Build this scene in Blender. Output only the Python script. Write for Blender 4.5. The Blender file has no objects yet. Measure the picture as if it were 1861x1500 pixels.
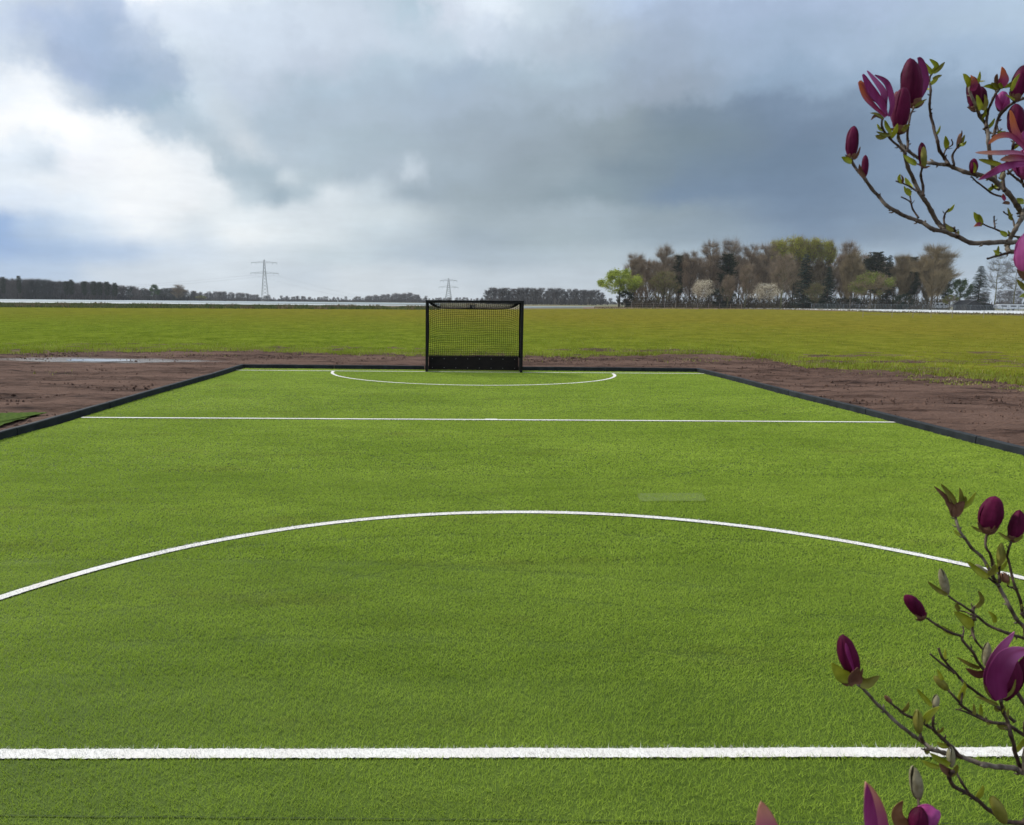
import bpy, math, random
import numpy as np
from mathutils import Vector, Matrix, noise as mn
C = bpy.context.scene.collection
S = bpy.context.scene
R_ = math.radians

# ------------------------------------------------------------------ camera
F, CX, CY, W, H = 1405.0, 820.0, 750.0, 1861.0, 1500.0
CAMH, PITCH, ROLL = 2.15, R_(8.14), R_(0.5)
cam = bpy.data.cameras.new('camera'); camo = bpy.data.objects.new('camera', cam); C.objects.link(camo)
rot = Matrix.Rotation(math.pi/2-PITCH, 3, 'X') @ Matrix.Rotation(ROLL, 3, 'Z')
camo.matrix_world = Matrix.Translation((0, 0, CAMH)) @ rot.to_4x4()
cam.sensor_fit = 'HORIZONTAL'; cam.sensor_width = 36; cam.lens = F/W*36
cam.shift_x = (W/2-CX)/W; cam.shift_y = 0
cam.clip_start = 0.05; cam.clip_end = 9000
cam.dof.use_dof = True; cam.dof.focus_distance = 5.0; cam.dof.aperture_fstop = 14
S.camera = camo
S.render.resolution_x = 1024; S.render.resolution_y = 825
S.view_settings.view_transform = 'Standard'; S.view_settings.look = 'None'
S.view_settings.exposure = 0; S.view_settings.gamma = 1

def ray(x, y): return rot @ Vector(((x-CX)/F, -(y-CY)/F, -1.0))
def P(x, y, d):                       # a point d metres in front of the lens
    return Vector((0, 0, CAMH)) + ray(x, y)*d
def T(d):                             # the land rises very gently beyond 60 m
    t = min(1, max(0, (d-60)/190)); return 0.9*t*t*(3-2*t)
def G(x, y, z=0):
    v = ray(x, y); t = (z-CAMH)/v.z; return Vector((v.x*t, v.y*t, z))
def GT(x, y):
    z = 0
    for _ in range(30):
        p = G(x, y, z); z = .5*z+.5*T(math.hypot(p.x, p.y))
    return Vector((p.x, p.y, z))
def AT(x, D):                         # point on the land at forward distance D in the direction of column x
    v = ray(x, 552); t = D/v.y; return Vector((v.x*t, D, T(math.hypot(v.x*t, D))))

# ------------------------------------------------------------------ sun and sky
SUN_EL, SUN_AZ = R_(44), R_(-52)      # azimuth from +Y, negative is to the left
sd = Vector((math.sin(SUN_AZ)*math.cos(SUN_EL), math.cos(SUN_AZ)*math.cos(SUN_EL), math.sin(SUN_EL)))
sl = bpy.data.lights.new('sun', 'SUN'); sl.energy = 3.4; sl.angle = R_(4); sl.color = (1, .95, .86)
so = bpy.data.objects.new('sun', sl); C.objects.link(so); so.rotation_euler = (-sd).to_track_quat('-Z', 'Y').to_euler()

def lin(c):
    o = []
    for v in c[:3]:
        v /= 255.0; o.append(v/12.92 if v <= .04045 else ((v+.055)/1.055)**2.4)
    return (*o, 1)
SKY = {
 -260: [(0, (225,232,242)), (500, (215,223,235)), (930, (205,214,226)), (1400, (195,206,220)), (1861, (195,206,222))],
 0: [(0, (228,234,245)), (60, (200,216,230)), (190, (198,214,232)), (235, (246,250,255)), (290, (250,252,255)), (360, (232,240,248)), (470, (218,229,240)), (620, (196,208,222)), (740, (178,198,212)), (800, (205,215,228)), (900, (222,232,242)), (1010, (196,210,222)), (1240, (178,196,222)), (1500, (182,200,226)), (1861, (184,204,224))],
 60: [(0, (212,225,238)), (80, (190,203,222)), (200, (180,196,221)), (262, (212,224,240)), (310, (222,232,245)), (450, (208,220,234)), (620, (196,208,222)), (800, (188,204,218)), (870, (200,212,226)), (940, (190,204,218)), (1100, (176,190,204)), (1240, (165,182,206)), (1400, (164,182,208)), (1600, (172,190,216)), (1861, (176,196,218))],
 120: [(0, (196,210,230)), (80, (180,196,222)), (170, (164,184,212)), (290, (182,198,220)), (340, (214,226,238)), (440, (202,214,228)), (560, (190,202,217)), (700, (176,194,209)), (820, (164,182,200)), (1000, (168,186,200)), (1200, (158,174,194)), (1400, (156,176,200)), (1861, (172,192,212))],
 175: [(0, (208,220,234)), (60, (192,206,224)), (150, (164,182,210)), (250, (154,176,202)), (310, (166,184,206)), (360, (198,211,224)), (440, (190,203,218)), (600, (172,190,205)), (820, (164,180,196)), (1000, (160,176,190)), (1200, (148,162,178)), (1400, (142,164,188)), (1861, (158,180,204))],
 225: [(0, (236,242,248)), (70, (240,245,250)), (150, (196,208,222)), (240, (164,184,206)), (320, (160,182,200)), (360, (196,210,222)), (420, (196,208,218)), (480, (176,193,207)), (640, (170,186,200)), (900, (158,174,188)), (1100, (150,166,176)), (1250, (128,148,166)), (1400, (128,150,176)), (1861, (146,170,196))],
 270: [(0, (250,252,253)), (120, (253,254,255)), (230, (244,248,251)), (310, (182,198,212)), (360, (176,193,206)), (440, (206,216,224)), (500, (180,195,207)), (650, (168,185,197)), (900, (155,170,182)), (1100, (146,162,172)), (1250, (126,146,160)), (1450, (118,140,166)), (1861, (138,162,190))],
 315: [(0, (226,236,246)), (80, (208,220,232)), (130, (240,244,250)), (260, (250,252,253)), (360, (232,238,243)), (395, (172,189,201)), (480, (166,184,196)), (520, (200,212,220)), (570, (176,192,202)), (640, (170,186,198)), (730, (168,183,195)), (752, (196,208,218)), (790, (158,174,186)), (1000, (148,164,174)), (1150, (130,150,164)), (1400, (112,136,162)), (1861, (134,158,188))],
 355: [(0, (228,237,246)), (120, (236,242,248)), (260, (246,249,251)), (380, (236,241,245)), (440, (190,204,213)), (510, (154,173,186)), (560, (176,192,202)), (600, (216,225,231)), (680, (196,208,216)), (760, (154,170,182)), (860, (158,174,184)), (1100, (140,160,172)), (1240, (118,142,168)), (1450, (112,136,164)), (1861, (136,160,188))],
 395: [(0, (218,229,243)), (150, (228,237,246)), (230, (244,247,250)), (330, (240,244,247)), (400, (228,235,239)), (560, (216,225,231)), (690, (204,215,221)), (860, (166,182,192)), (1000, (166,182,192)), (1200, (150,168,180)), (1450, (116,140,168)), (1861, (138,162,188))],
 430: [(0, (146,176,218)), (60, (176,198,226)), (160, (206,221,238)), (280, (238,243,247)), (360, (218,227,234)), (430, (236,241,243)), (560, (218,227,232)), (690, (196,209,217)), (860, (160,177,190)), (1000, (164,181,190)), (1300, (148,168,184)), (1480, (124,148,176)), (1600, (134,156,180)), (1861, (140,164,190))],
 470: [(0, (140,172,216)), (100, (158,186,222)), (220, (176,198,226)), (330, (206,219,233)), (450, (212,222,230)), (620, (196,210,218)), (800, (168,184,198)), (900, (166,182,194)), (1100, (172,187,196)), (1400, (150,170,186)), (1600, (152,172,190)), (1861, (158,178,196))],
 505: [(0, (172,196,226)), (120, (180,202,228)), (200, (206,218,230)), (400, (214,224,232)), (560, (198,210,220)), (640, (210,219,225)), (900, (192,204,213)), (1200, (184,197,207)), (1700, (172,188,202)), (1861, (168,184,202))],
 545: [(0, (196,212,232)), (300, (216,225,233)), (700, (210,219,225)), (1000, (198,208,216)), (1861, (180,194,208))],
}
for y_ in (225, 270, 315, 355, 395, 430):
    SKY[y_] = [(x_, tuple(v*(.91 if x_ >= 1100 else (.965 if x_ >= 820 else 1)) for v in c_)) for x_, c_ in SKY[y_]]
def azel(x, y):
    v = ray(x, y).normalized(); return math.atan2(v.x, v.y), math.asin(v.z)
def sky():
    w = bpy.data.worlds.new('World'); S.world = w; w.use_nodes = True
    nt = w.node_tree; nt.nodes.clear(); N = nt.nodes.new; L = nt.links.new
    def M(op, a, b=None, c=None, clamp=False):
        n = N('ShaderNodeMath'); n.operation = op; n.use_clamp = clamp
        for i, v in enumerate((a, b, c)):
            if v is None: continue
            if isinstance(v, (int, float)): n.inputs[i].default_value = v
            else: L(v, n.inputs[i])
        return n.outputs[0]
    tc = N('ShaderNodeTexCoord'); sep = N('ShaderNodeSeparateXYZ'); L(tc.outputs['Generated'], sep.inputs[0])
    X, Y, Z = sep.outputs
    zz = M('ADD', M('MAXIMUM', Z, 0), .13)
    cmb = N('ShaderNodeCombineXYZ'); L(M('DIVIDE', X, zz), cmb.inputs[0]); L(M('DIVIDE', Y, zz), cmb.inputs[1])
    def noise(scale, detail, rough, seed, vec):
        n = N('ShaderNodeTexNoise'); n.noise_dimensions = '4D'; n.inputs['Scale'].default_value = scale
        n.inputs['Detail'].default_value = detail; n.inputs['Roughness'].default_value = rough
        n.inputs['W'].default_value = seed; L(vec, n.inputs['Vector']); return n
    n1 = noise(1.1, 7, .58, 1.3, cmb.outputs[0]); n2 = noise(1.1, 7, .58, 7.7, cmb.outputs[0])
    n3 = noise(9, 9, .62, 3.1, tc.outputs['Generated']); n4 = noise(9, 9, .62, 9.1, tc.outputs['Generated'])
    az = M('ARCTAN2', X, Y); el = M('ARCSINE', Z)
    fade = M('MULTIPLY', M('ADD', M('MAXIMUM', el, 0), .03), 2.6, clamp=True)   # less warp low down
    wx = M('ADD', M('MULTIPLY', M('SUBTRACT', n1.outputs[0], .5), .07), M('MULTIPLY', M('SUBTRACT', n3.outputs[0], .5), .21))
    wy = M('ADD', M('MULTIPLY', M('SUBTRACT', n2.outputs[0], .5), .04), M('MULTIPLY', M('SUBTRACT', n4.outputs[0], .5), .17))
    az = M('ADD', az, M('MULTIPLY', wx, fade)); el = M('ADD', el, M('MULTIPLY', wy, fade))
    fac = M('ADD', M('DIVIDE', az, 2.2), .5)
    prev = None; rows = sorted(SKY.items(), reverse=True)
    pe = None
    for y, st in rows:
        r = N('ShaderNodeValToRGB'); L(fac, r.inputs[0]); cr = r.color_ramp; cr.interpolation = 'EASE'
        e0 = azel(930, y)[1]
        for i, (x, c) in enumerate(st):
            p = azel(x, y)[0]/2.2+.5
            e = cr.elements[i] if i < 2 else cr.elements.new(p)
            if i < 2: e.position = p
            e.color = lin(c)
        if prev is None: prev, pe = r.outputs[0], e0; continue
        mr = N('ShaderNodeMapRange'); mr.interpolation_type = 'SMOOTHSTEP'; L(el, mr.inputs[0])
        mr.inputs[1].default_value = pe; mr.inputs[2].default_value = e0
        mx = N('ShaderNodeMix'); mx.data_type = 'RGBA'; L(mr.outputs[0], mx.inputs[0]); L(prev, mx.inputs[6]); L(r.outputs[0], mx.inputs[7])
        prev, pe = mx.outputs[2], e0
    # soft cloud texture, thin veil in front of the clear Nishita sky
    n5 = noise(2.6, 9, .66, 4.2, cmb.outputs[0])
    var = M('ADD', M('MULTIPLY', M('SUBTRACT', n5.outputs[0], .5), .30), 1.0)
    n6 = noise(9, 9, .66, 2.2, tc.outputs['Generated'])
    var = M('MULTIPLY', var, M('ADD', M('MULTIPLY', M('SUBTRACT', n6.outputs[0], .5), .32), 1.0))
    hs = N('ShaderNodeVectorMath'); hs.operation = 'SCALE'; L(prev, hs.inputs[0]); L(var, hs.inputs[3])
    st = N('ShaderNodeTexSky'); st.sky_type = 'NISHITA'; st.sun_disc = False; st.sun_elevation = SUN_EL; st.sun_rotation = SUN_AZ
    b1 = N('ShaderNodeBackground'); L(st.outputs[0], b1.inputs[0]); b1.inputs[1].default_value = .1
    b2 = N('ShaderNodeBackground'); L(hs.outputs[0], b2.inputs[0]); b2.inputs[1].default_value = 1.06
    ms = N('ShaderNodeMixShader'); ms.inputs[0].default_value = .96; L(b1.outputs[0], ms.inputs[1]); L(b2.outputs[0], ms.inputs[2])
    out = N('ShaderNodeOutputWorld'); L(ms.outputs[0], out.inputs[0])
sky()

# ------------------------------------------------------------------ helpers
def tag(o, label=None, cat=None, group=None, kind=None):
    if label: o['label'] = label
    if cat: o['category'] = cat
    if group: o['group'] = group
    if kind: o['kind'] = kind
    return o
def empty(name, loc=(0,0,0), rz=0):
    o = bpy.data.objects.new(name, None); C.objects.link(o); o.location = loc; o.rotation_euler.z = rz
    o.empty_display_size = .2; return o
def link(name, me, parent=None):
    o = bpy.data.objects.new(name, me); C.objects.link(o)
    if parent: o.parent = parent
    return o
class MB:
    def __init__(s): s.v = []; s.f = []; s.m = []; s.cur = 0; s.t = []
    def face(s, *i): s.f.append(i); s.m.append(s.cur)
    def add(s, vs, fs):
        b = len(s.v); s.v.extend([tuple(q) for q in vs])
        for f in fs: s.f.append(tuple(i+b for i in f)); s.m.append(s.cur)
    def box(s, c, d, M3=None):
        x, y, z = d[0]/2, d[1]/2, d[2]/2
        vs = [Vector((i*x, j*y, k*z)) for k in (-1,1) for j in (-1,1) for i in (-1,1)]
        if M3: vs = [M3 @ v for v in vs]
        s.add([v+Vector(c) for v in vs], [(0,2,3,1),(4,5,7,6),(0,1,5,4),(2,6,7,3),(0,4,6,2),(1,3,7,5)])
    def tube(s, pts, rad, n=8, cap=True):
        pts = [Vector(p) for p in pts]; k = len(pts)
        if isinstance(rad, (int, float)): rad = [rad]*k
        t = (pts[1]-pts[0]).normalized()
        u = t.orthogonal().normalized(); b = len(s.v)
        for i in range(k):
            t2 = (pts[min(i+1,k-1)]-pts[max(i-1,0)]).normalized()
            u = (u - t2*u.dot(t2)).normalized(); w = t2.cross(u)
            for j in range(n):
                a = 2*math.pi*j/n; s.v.append(tuple(pts[i]+(u*math.cos(a)+w*math.sin(a))*rad[i]))
        for i in range(k-1):
            for j in range(n):
                s.face(b+i*n+j, b+i*n+(j+1)%n, b+(i+1)*n+(j+1)%n, b+(i+1)*n+j)
        if cap:
            s.face(*[b+j for j in range(n)][::-1]); s.face(*[b+(k-1)*n+j for j in range(n)])
    def mesh(s, name, mats, smooth=False):
        me = bpy.data.meshes.new(name); me.from_pydata(s.v, [], s.f)
        for m in (mats if isinstance(mats, (list, tuple)) else [mats]): me.materials.append(m)
        me.polygons.foreach_set('material_index', s.m)
        me.polygons.foreach_set('use_smooth', [smooth]*len(s.f)); me.update()
        if s.t and len(s.t) == len(s.v): a = me.attributes.new('along', 'FLOAT', 'POINT'); a.data.foreach_set('value', s.t)
        return me
    def build(s, name, mats, parent=None, smooth=False): return link(name, s.mesh(name, mats, smooth), parent)
def npmesh(name, V, Fc, mat, smooth=False):
    V = np.asarray(V, np.float32); Fc = np.asarray(Fc, np.int32); k = Fc.shape[1]
    me = bpy.data.meshes.new(name); me.vertices.add(len(V)); me.vertices.foreach_set('co', V.ravel())
    me.loops.add(Fc.size); me.loops.foreach_set('vertex_index', Fc.ravel())
    me.polygons.add(len(Fc)); me.polygons.foreach_set('loop_start', np.arange(0, Fc.size, k, dtype=np.int32))
    me.polygons.foreach_set('loop_total', np.full(len(Fc), k, np.int32))
    me.update(calc_edges=True)
    if smooth: me.polygons.foreach_set('use_smooth', np.ones(len(Fc), bool))
    me.materials.append(mat); return me

def mat(name, c1, c2=None, scale=5, rough=.8, bump=0, bscale=None, detail=4, stretch=(1,1,1), spec=.3, c3=None, big=.5, sheen=0,
        metal=0, coord='Object', bdist=.01, trans=0, sss=0, wet=False, tipc=None):
    m = bpy.data.materials.new(name); m.use_nodes = True; nt = m.node_tree; N = nt.nodes.new; L = nt.links.new
    b = nt.nodes['Principled BSDF']; b.inputs['Roughness'].default_value = rough; b.inputs['Metallic'].default_value = metal
    b.inputs['Specular IOR Level'].default_value = spec
    b.inputs['Base Color'].default_value = (*c1, 1)
    tc = N('ShaderNodeTexCoord'); mp = N('ShaderNodeMapping'); L(tc.outputs[coord], mp.inputs[0]); mp.inputs['Scale'].default_value = stretch
    def nz(s, d=detail):
        n = N('ShaderNodeTexNoise'); n.inputs['Scale'].default_value = s; n.inputs['Detail'].default_value = d; L(mp.outputs[0], n.inputs['Vector']); return n.outputs[0]
    if c2:
        r = N('ShaderNodeValToRGB'); r.color_ramp.elements[0].position = .32; r.color_ramp.elements[1].position = .68
        r.color_ramp.elements[0].color = (*c1, 1); r.color_ramp.elements[1].color = (*c2, 1); L(nz(scale), r.inputs[0])
        out = r.outputs[0]
        if c3:
            r3 = N('ShaderNodeValToRGB'); r3.color_ramp.elements[0].position = .42; r3.color_ramp.elements[1].position = .62; L(nz(big), r3.inputs[0])
            mx = N('ShaderNodeMix'); mx.data_type = 'RGBA'; L(r3.outputs[0], mx.inputs[0]); L(out, mx.inputs[6]); mx.inputs[7].default_value = (*c3, 1); out = mx.outputs[2]
        if tipc:                                         # petal colour shifts from base towards the tip
            a = N('ShaderNodeAttribute'); a.attribute_name = 'along'; mr = N('ShaderNodeMapRange'); mr.interpolation_type = 'SMOOTHSTEP'; L(a.outputs['Fac'], mr.inputs[0]); mr.inputs[1].default_value = .35; mr.inputs[2].default_value = .9
            mx = N('ShaderNodeMix'); mx.data_type = 'RGBA'; L(mr.outputs[0], mx.inputs[0]); L(out, mx.inputs[6]); mx.inputs[7].default_value = (*tipc, 1); out = mx.outputs[2]
        if wet:                                          # wet ground is darker and shiny
            a = N('ShaderNodeAttribute'); a.attribute_name = 'wet'; mr = N('ShaderNodeMapRange'); L(a.outputs['Fac'], mr.inputs[0]); mr.inputs[3].default_value = rough; mr.inputs[4].default_value = .30
            L(mr.outputs[0], b.inputs['Roughness']); mr2 = N('ShaderNodeMapRange'); L(a.outputs['Fac'], mr2.inputs[0]); mr2.inputs[3].default_value = spec; mr2.inputs[4].default_value = .6; L(mr2.outputs[0], b.inputs['Specular IOR Level'])
            mx = N('ShaderNodeMix'); mx.data_type = 'RGBA'; L(a.outputs['Fac'], mx.inputs[0]); L(out, mx.inputs[6]); mx.inputs[7].default_value = (.038, .033, .034, 1); out = mx.outputs[2]
        L(out, b.inputs['Base Color'])
    if bump:
        bp = N('ShaderNodeBump'); bp.inputs['Strength'].default_value = bump; bp.inputs['Distance'].default_value = bdist
        L(nz(bscale or scale*4, 5), bp.inputs['Height']); L(bp.outputs[0], b.inputs['Normal'])
    if sheen:
        b.inputs['Sheen Weight'].default_value = sheen; b.inputs['Sheen Roughness'].default_value = .5
    if sss:
        b.inputs['Subsurface Weight'].default_value = sss; b.inputs['Subsurface Scale'].default_value = .01
    if trans:                                            # thin leaves and petals let some light through
        t = N('ShaderNodeBsdfTranslucent'); ms = N('ShaderNodeMixShader'); ms.inputs[0].default_value = trans
        if c2: L(out, t.inputs[0])
        else: t.inputs[0].default_value = (*c1, 1)
        L(b.outputs[0], ms.inputs[1]); L(t.outputs[0], ms.inputs[2]); L(ms.outputs[0], nt.nodes['Material Output'].inputs[0])
    return m
def interp(tab, x):
    return float(np.interp(x, [a for a, _ in tab], [b for _, b in tab]))

# ------------------------------------------------------------------ materials
def turf_material(name, a, c, tr, patch=(1.12, 1.09, 1.18)):
    m = bpy.data.materials.new(name); m.use_nodes = True; nt = m.node_tree; N = nt.nodes.new; L = nt.links.new
    b = nt.nodes['Principled BSDF']; b.inputs['Roughness'].default_value = .7; b.inputs['Specular IOR Level'].default_value = .12
    tc = N('ShaderNodeTexCoord')
    def nz(s, d, st, rough=.5):
        mp = N('ShaderNodeMapping'); L(tc.outputs['Object'], mp.inputs[0]); mp.inputs['Scale'].default_value = st
        n = N('ShaderNodeTexNoise'); n.inputs['Scale'].default_value = s; n.inputs['Detail'].default_value = d; n.inputs['Roughness'].default_value = rough
        L(mp.outputs[0], n.inputs['Vector']); return n.outputs[0]
    def ramp(f, a, pa, c, pc):
        r = N('ShaderNodeValToRGB'); r.color_ramp.elements[0].position = pa; r.color_ramp.elements[1].position = pc
        r.color_ramp.elements[0].color = (*a, 1); r.color_ramp.elements[1].color = (*c, 1); L(f, r.inputs[0]); return r.outputs[0]
    def mul(a, c):
        mx = N('ShaderNodeMix'); mx.data_type = 'RGBA'; mx.blend_type = 'MULTIPLY'; mx.inputs[0].default_value = 1; L(a, mx.inputs[6]); L(c, mx.inputs[7]); return mx.outputs[2]
    base = ramp(nz(130, 2, (1, 1, 1), .7), a, .35, c, .65)
    mid = ramp(nz(2.6, 5, (.5, 1.5, 1), .6), (.88, .90, .87), .32, (1.10, 1.09, 1.14), .68)
    big = ramp(nz(.5, 4, (.6, 1, 1)), (.90, .92, .88), .35, patch, .65)
    dirt = ramp(nz(.9, 8, (.45, 1.4, 1), .7), (1, 1, 1), .56, (.80, .70, .92), .76)
    col = mul(mul(mul(base, mid), big), dirt); L(col, b.inputs['Base Color'])
    if tr:
        t = N('ShaderNodeBsdfTranslucent'); L(col, t.inputs[0]); ms = N('ShaderNodeMixShader'); ms.inputs[0].default_value = tr
        L(b.outputs[0], ms.inputs[1]); L(t.outputs[0], ms.inputs[2]); L(ms.outputs[0], nt.nodes['Material Output'].inputs[0])
    return m
M_turf = turf_material('turf_backing', (.050, .082, .009), (.085, .135, .015), 0)
M_pile = turf_material('turf_fibre', (.288, .400, .042), (.392, .530, .075), .40)
M_pile2 = turf_material('pale_turf_fibre', (.25, .33, .05), (.42, .53, .10), .40)
M_pilew = mat('white_fibre', (.84, .84, .82), (.76, .75, .73), 20, .7, trans=.15, spec=.1, c3=(.66, .62, .58), big=1.6)
M_line = mat('line_fibre', (.80, .80, .78), (.68, .67, .64), 60, .8, .5, 160, stretch=(1,1,1), c3=(.72, .69, .66), big=2.2, bdist=.006)
M_soil = mat('soil', (.024, .013, .010), (.150, .092, .070), 2.6, .95, 1.0, 14, detail=12, stretch=(.5, 2.2, 1), c3=(.160, .100, .077), big=.45, bdist=.09, spec=.08, wet=True)
M_water = mat('puddle_water', (.05, .045, .04), rough=.06, spec=.9)
M_kerb = mat('recycled_plastic', (.010, .013, .016), (.024, .030, .036), 5, .7, .25, 60, spec=.2, detail=6, bdist=.004)
M_black = mat('black_paint', (.004, .004, .0045), (.008, .007, .008), 9, .6, .1, 80, spec=.2)
M_board = mat('board_plywood', (.009, .007, .0065), (.018, .013, .012), 12, .7, .15, 50, stretch=(.3, 1, 1), spec=.15)
M_bolt = mat('zinc', (.35, .35, .36), rough=.35, metal=1)
M_net = mat('net_cord', (.004, .0045, .004), rough=.9, spec=.05)
M_weed = mat('weed_leaves', (.045, .075, .018), (.16, .17, .06), .9, .8, trans=.15)
M_tan = mat('dry_stalks', (.16, .12, .06), (.26, .21, .12), .9, .85)
M_film = mat('crop_film', (.78, .80, .80), (.62, .66, .66), 1.2, .45, .3, 3, spec=.4)
M_film1 = mat('white_crop_film', (.50, .53, .53), (.40, .44, .45), .8, .6, .3, 3, spec=.1)
M_film2 = mat('grey_crop_film', (.30, .36, .38), (.20, .25, .27), .6, .5, .2, 3, spec=.4)
M_steel = mat('galvanised_steel', (.16, .18, .19), (.22, .24, .25), 2, .6, metal=.3)
M_wood = mat('weathered_wood', (.24, .20, .16), (.36, .31, .26), 6, .85, .3, 30)
M_bark = mat('bark', (.075, .06, .045), (.13, .11, .08), 1.5, .9, .4, 8, bdist=.05)
M_barkg = mat('mossy_bark', (.10, .105, .045), (.16, .15, .07), 1.2, .9)
M_twig = mat('twigs', (.215, .165, .115), (.35, .275, .195), .25, .9, spec=.05)
M_twigt = mat('tan_twigs', (.20, .155, .09), (.31, .25, .15), .25, .9, spec=.05)
M_twigd = mat('dark_twigs', (.07, .062, .06), (.12, .105, .10), .2, .9)
M_green_haze = mat('budding_leaves', (.13, .17, .03), (.22, .26, .05), .4, .8, trans=.3)
M_willow = mat('willow_leaves', (.25, .31, .03), (.40, .46, .07), .5, .75, trans=.35)
M_yellow = mat('fresh_yellow_leaves', (.36, .38, .05), (.52, .52, .09), .4, .75, trans=.35)
M_spruce = mat('spruce_needles', (.014, .034, .022), (.035, .062, .040), .5, .8)
M_pine = mat('pine_needles', (.030, .045, .020), (.062, .072, .038), .5, .85)
M_blossom = mat('white_blossom', (.66, .60, .46), (.88, .82, .66), .9, .7, trans=.3)
M_ever = mat('evergreen_leaves', (.016, .028, .014), (.035, .05, .025), .6, .75)
M_rgreen = mat('round_tree_leaves', (.06, .105, .04), (.11, .155, .07), .5, .8, trans=.2)

# ------------------------------------------------------------------ ground, soil, meadow
def ground():
    # one sheet out to the horizon, rings of growing spacing
    rs = [0, 20, 40, 60, 80, 100, 120, 140, 160, 180, 200, 220, 250, 300, 400, 600, 1000, 2000, 4000, 7000]; n = 96
    V = [(0, 0, -.12)]; Fc = []
    for r in rs[1:]:
        for k in range(n):
            a = 2*math.pi*k/n; V.append((r*math.cos(a), r*math.sin(a), T(r)-.10))
    for k in range(n): Fc.append((0, 1+k, 1+(k+1) % n))
    for i in range(len(rs)-2):
        for k in range(n):
            a, b = 1+i*n+k, 1+i*n+(k+1) % n; Fc.append((a, a+n, b+n)); Fc.append((a, b+n, b))
    m = mat('far_land', (.10, .12, .045), (.16, .15, .075), .02, .95, c3=(.17, .13, .085), big=.008)
    tag(link('ground', npmesh('ground', V, Fc, m)), kind='structure')
ground()
TX0, TX1 = -6.80, 8.10
def lkx(y): return interp([(2.94, -6.9), (11.6, -6.9), (13, -6.76), (16.5, -6.78), (18.8, -6.70), (22, -6.62), (24.6, -6.64)], y)
def rkx(y): return interp([(2.94, 8.62), (11, 8.35), (12.5, 8.27), (15.2, 8.22), (18.9, 8.03), (22.3, 7.98), (24.8, 7.82)], y)
TY0, TY1 = 2.55, 24.62
def soil():
    # churned earth round the pitch: real clods and wheel ruts
    xs = np.concatenate([np.arange(-30, -12, .3), np.arange(-12, 17, .13), np.arange(17, 34, .3)]); ys = np.concatenate([np.arange(-4, 9, .25), np.arange(9, 37, .13)])
    V = []; Wt = []; wc = G(175, 657); wr = G(470, 657).x-wc.x
    for y in ys:
        for x in xs:
            ins = lkx(y)-.05 < x < rkx(y)+.05 and TY0-.1 < y < TY1+.05
            edge = max(lkx(y)-x, x-rkx(y), y-TY1, TY0-y)
            if ins: z = -.06
            else:
                k = min(1, max(0, edge/.5))
                z = .035+mn.fractal(Vector((x*.35, y*.5, 1)), 1, 2, 3)*.05*k + mn.fractal(Vector((x*1.7, y*3.6, 5)), .7, 2, 4)*.038*k
                if edge < .14: z = min(z, .03)
                z += .012*math.sin(y*9+mn.noise(Vector((x*.4, y*.3, 2)))*5)*k if x > 8 else 0
            wd = math.hypot((x-wc.x)/wr, (y-wc.y)/1.7)+.35*mn.fractal(Vector((x*.3, y*.8, 8)), 1, 2, 4)
            wt = min(1, max(0, (.82-wd)/.4)); Wt.append(wt*.9); z = z*(1-wt*.75)+.030*wt-(.012*wt if wd < .5 else 0)
            V.append((x, y, z))
    nx, ny = len(xs), len(ys); i = np.arange(nx*(ny-1)).reshape(ny-1, nx)[:, :-1].ravel()
    Fc = np.stack([i, i+1, i+nx+1, i+nx], 1)
    me = npmesh('soil', V, Fc, M_soil, True); a = me.attributes.new('wet', 'FLOAT', 'POINT'); a.data.foreach_set('value', np.array(Wt, np.float32))
    tag(link('soil', me), kind='structure')
soil()
BND = [(-900, 690), (-300, 652), (0, 645), (134, 641), (268, 641), (440, 639), (600, 646), (760, 649), (980, 650), (1100, 650), (1230, 647), (1306, 646), (1395, 655), (1466, 670), (1591, 676), (1662, 682), (1733, 687), (1861, 702), (2200, 760), (2600, 860)]
FAR = [(-900, 545), (0, 558), (300, 560), (700, 562), (900, 563), (1150, 561.5), (1400, 563), (1600, 568), (1861, 574), (2600, 590)]
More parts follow.
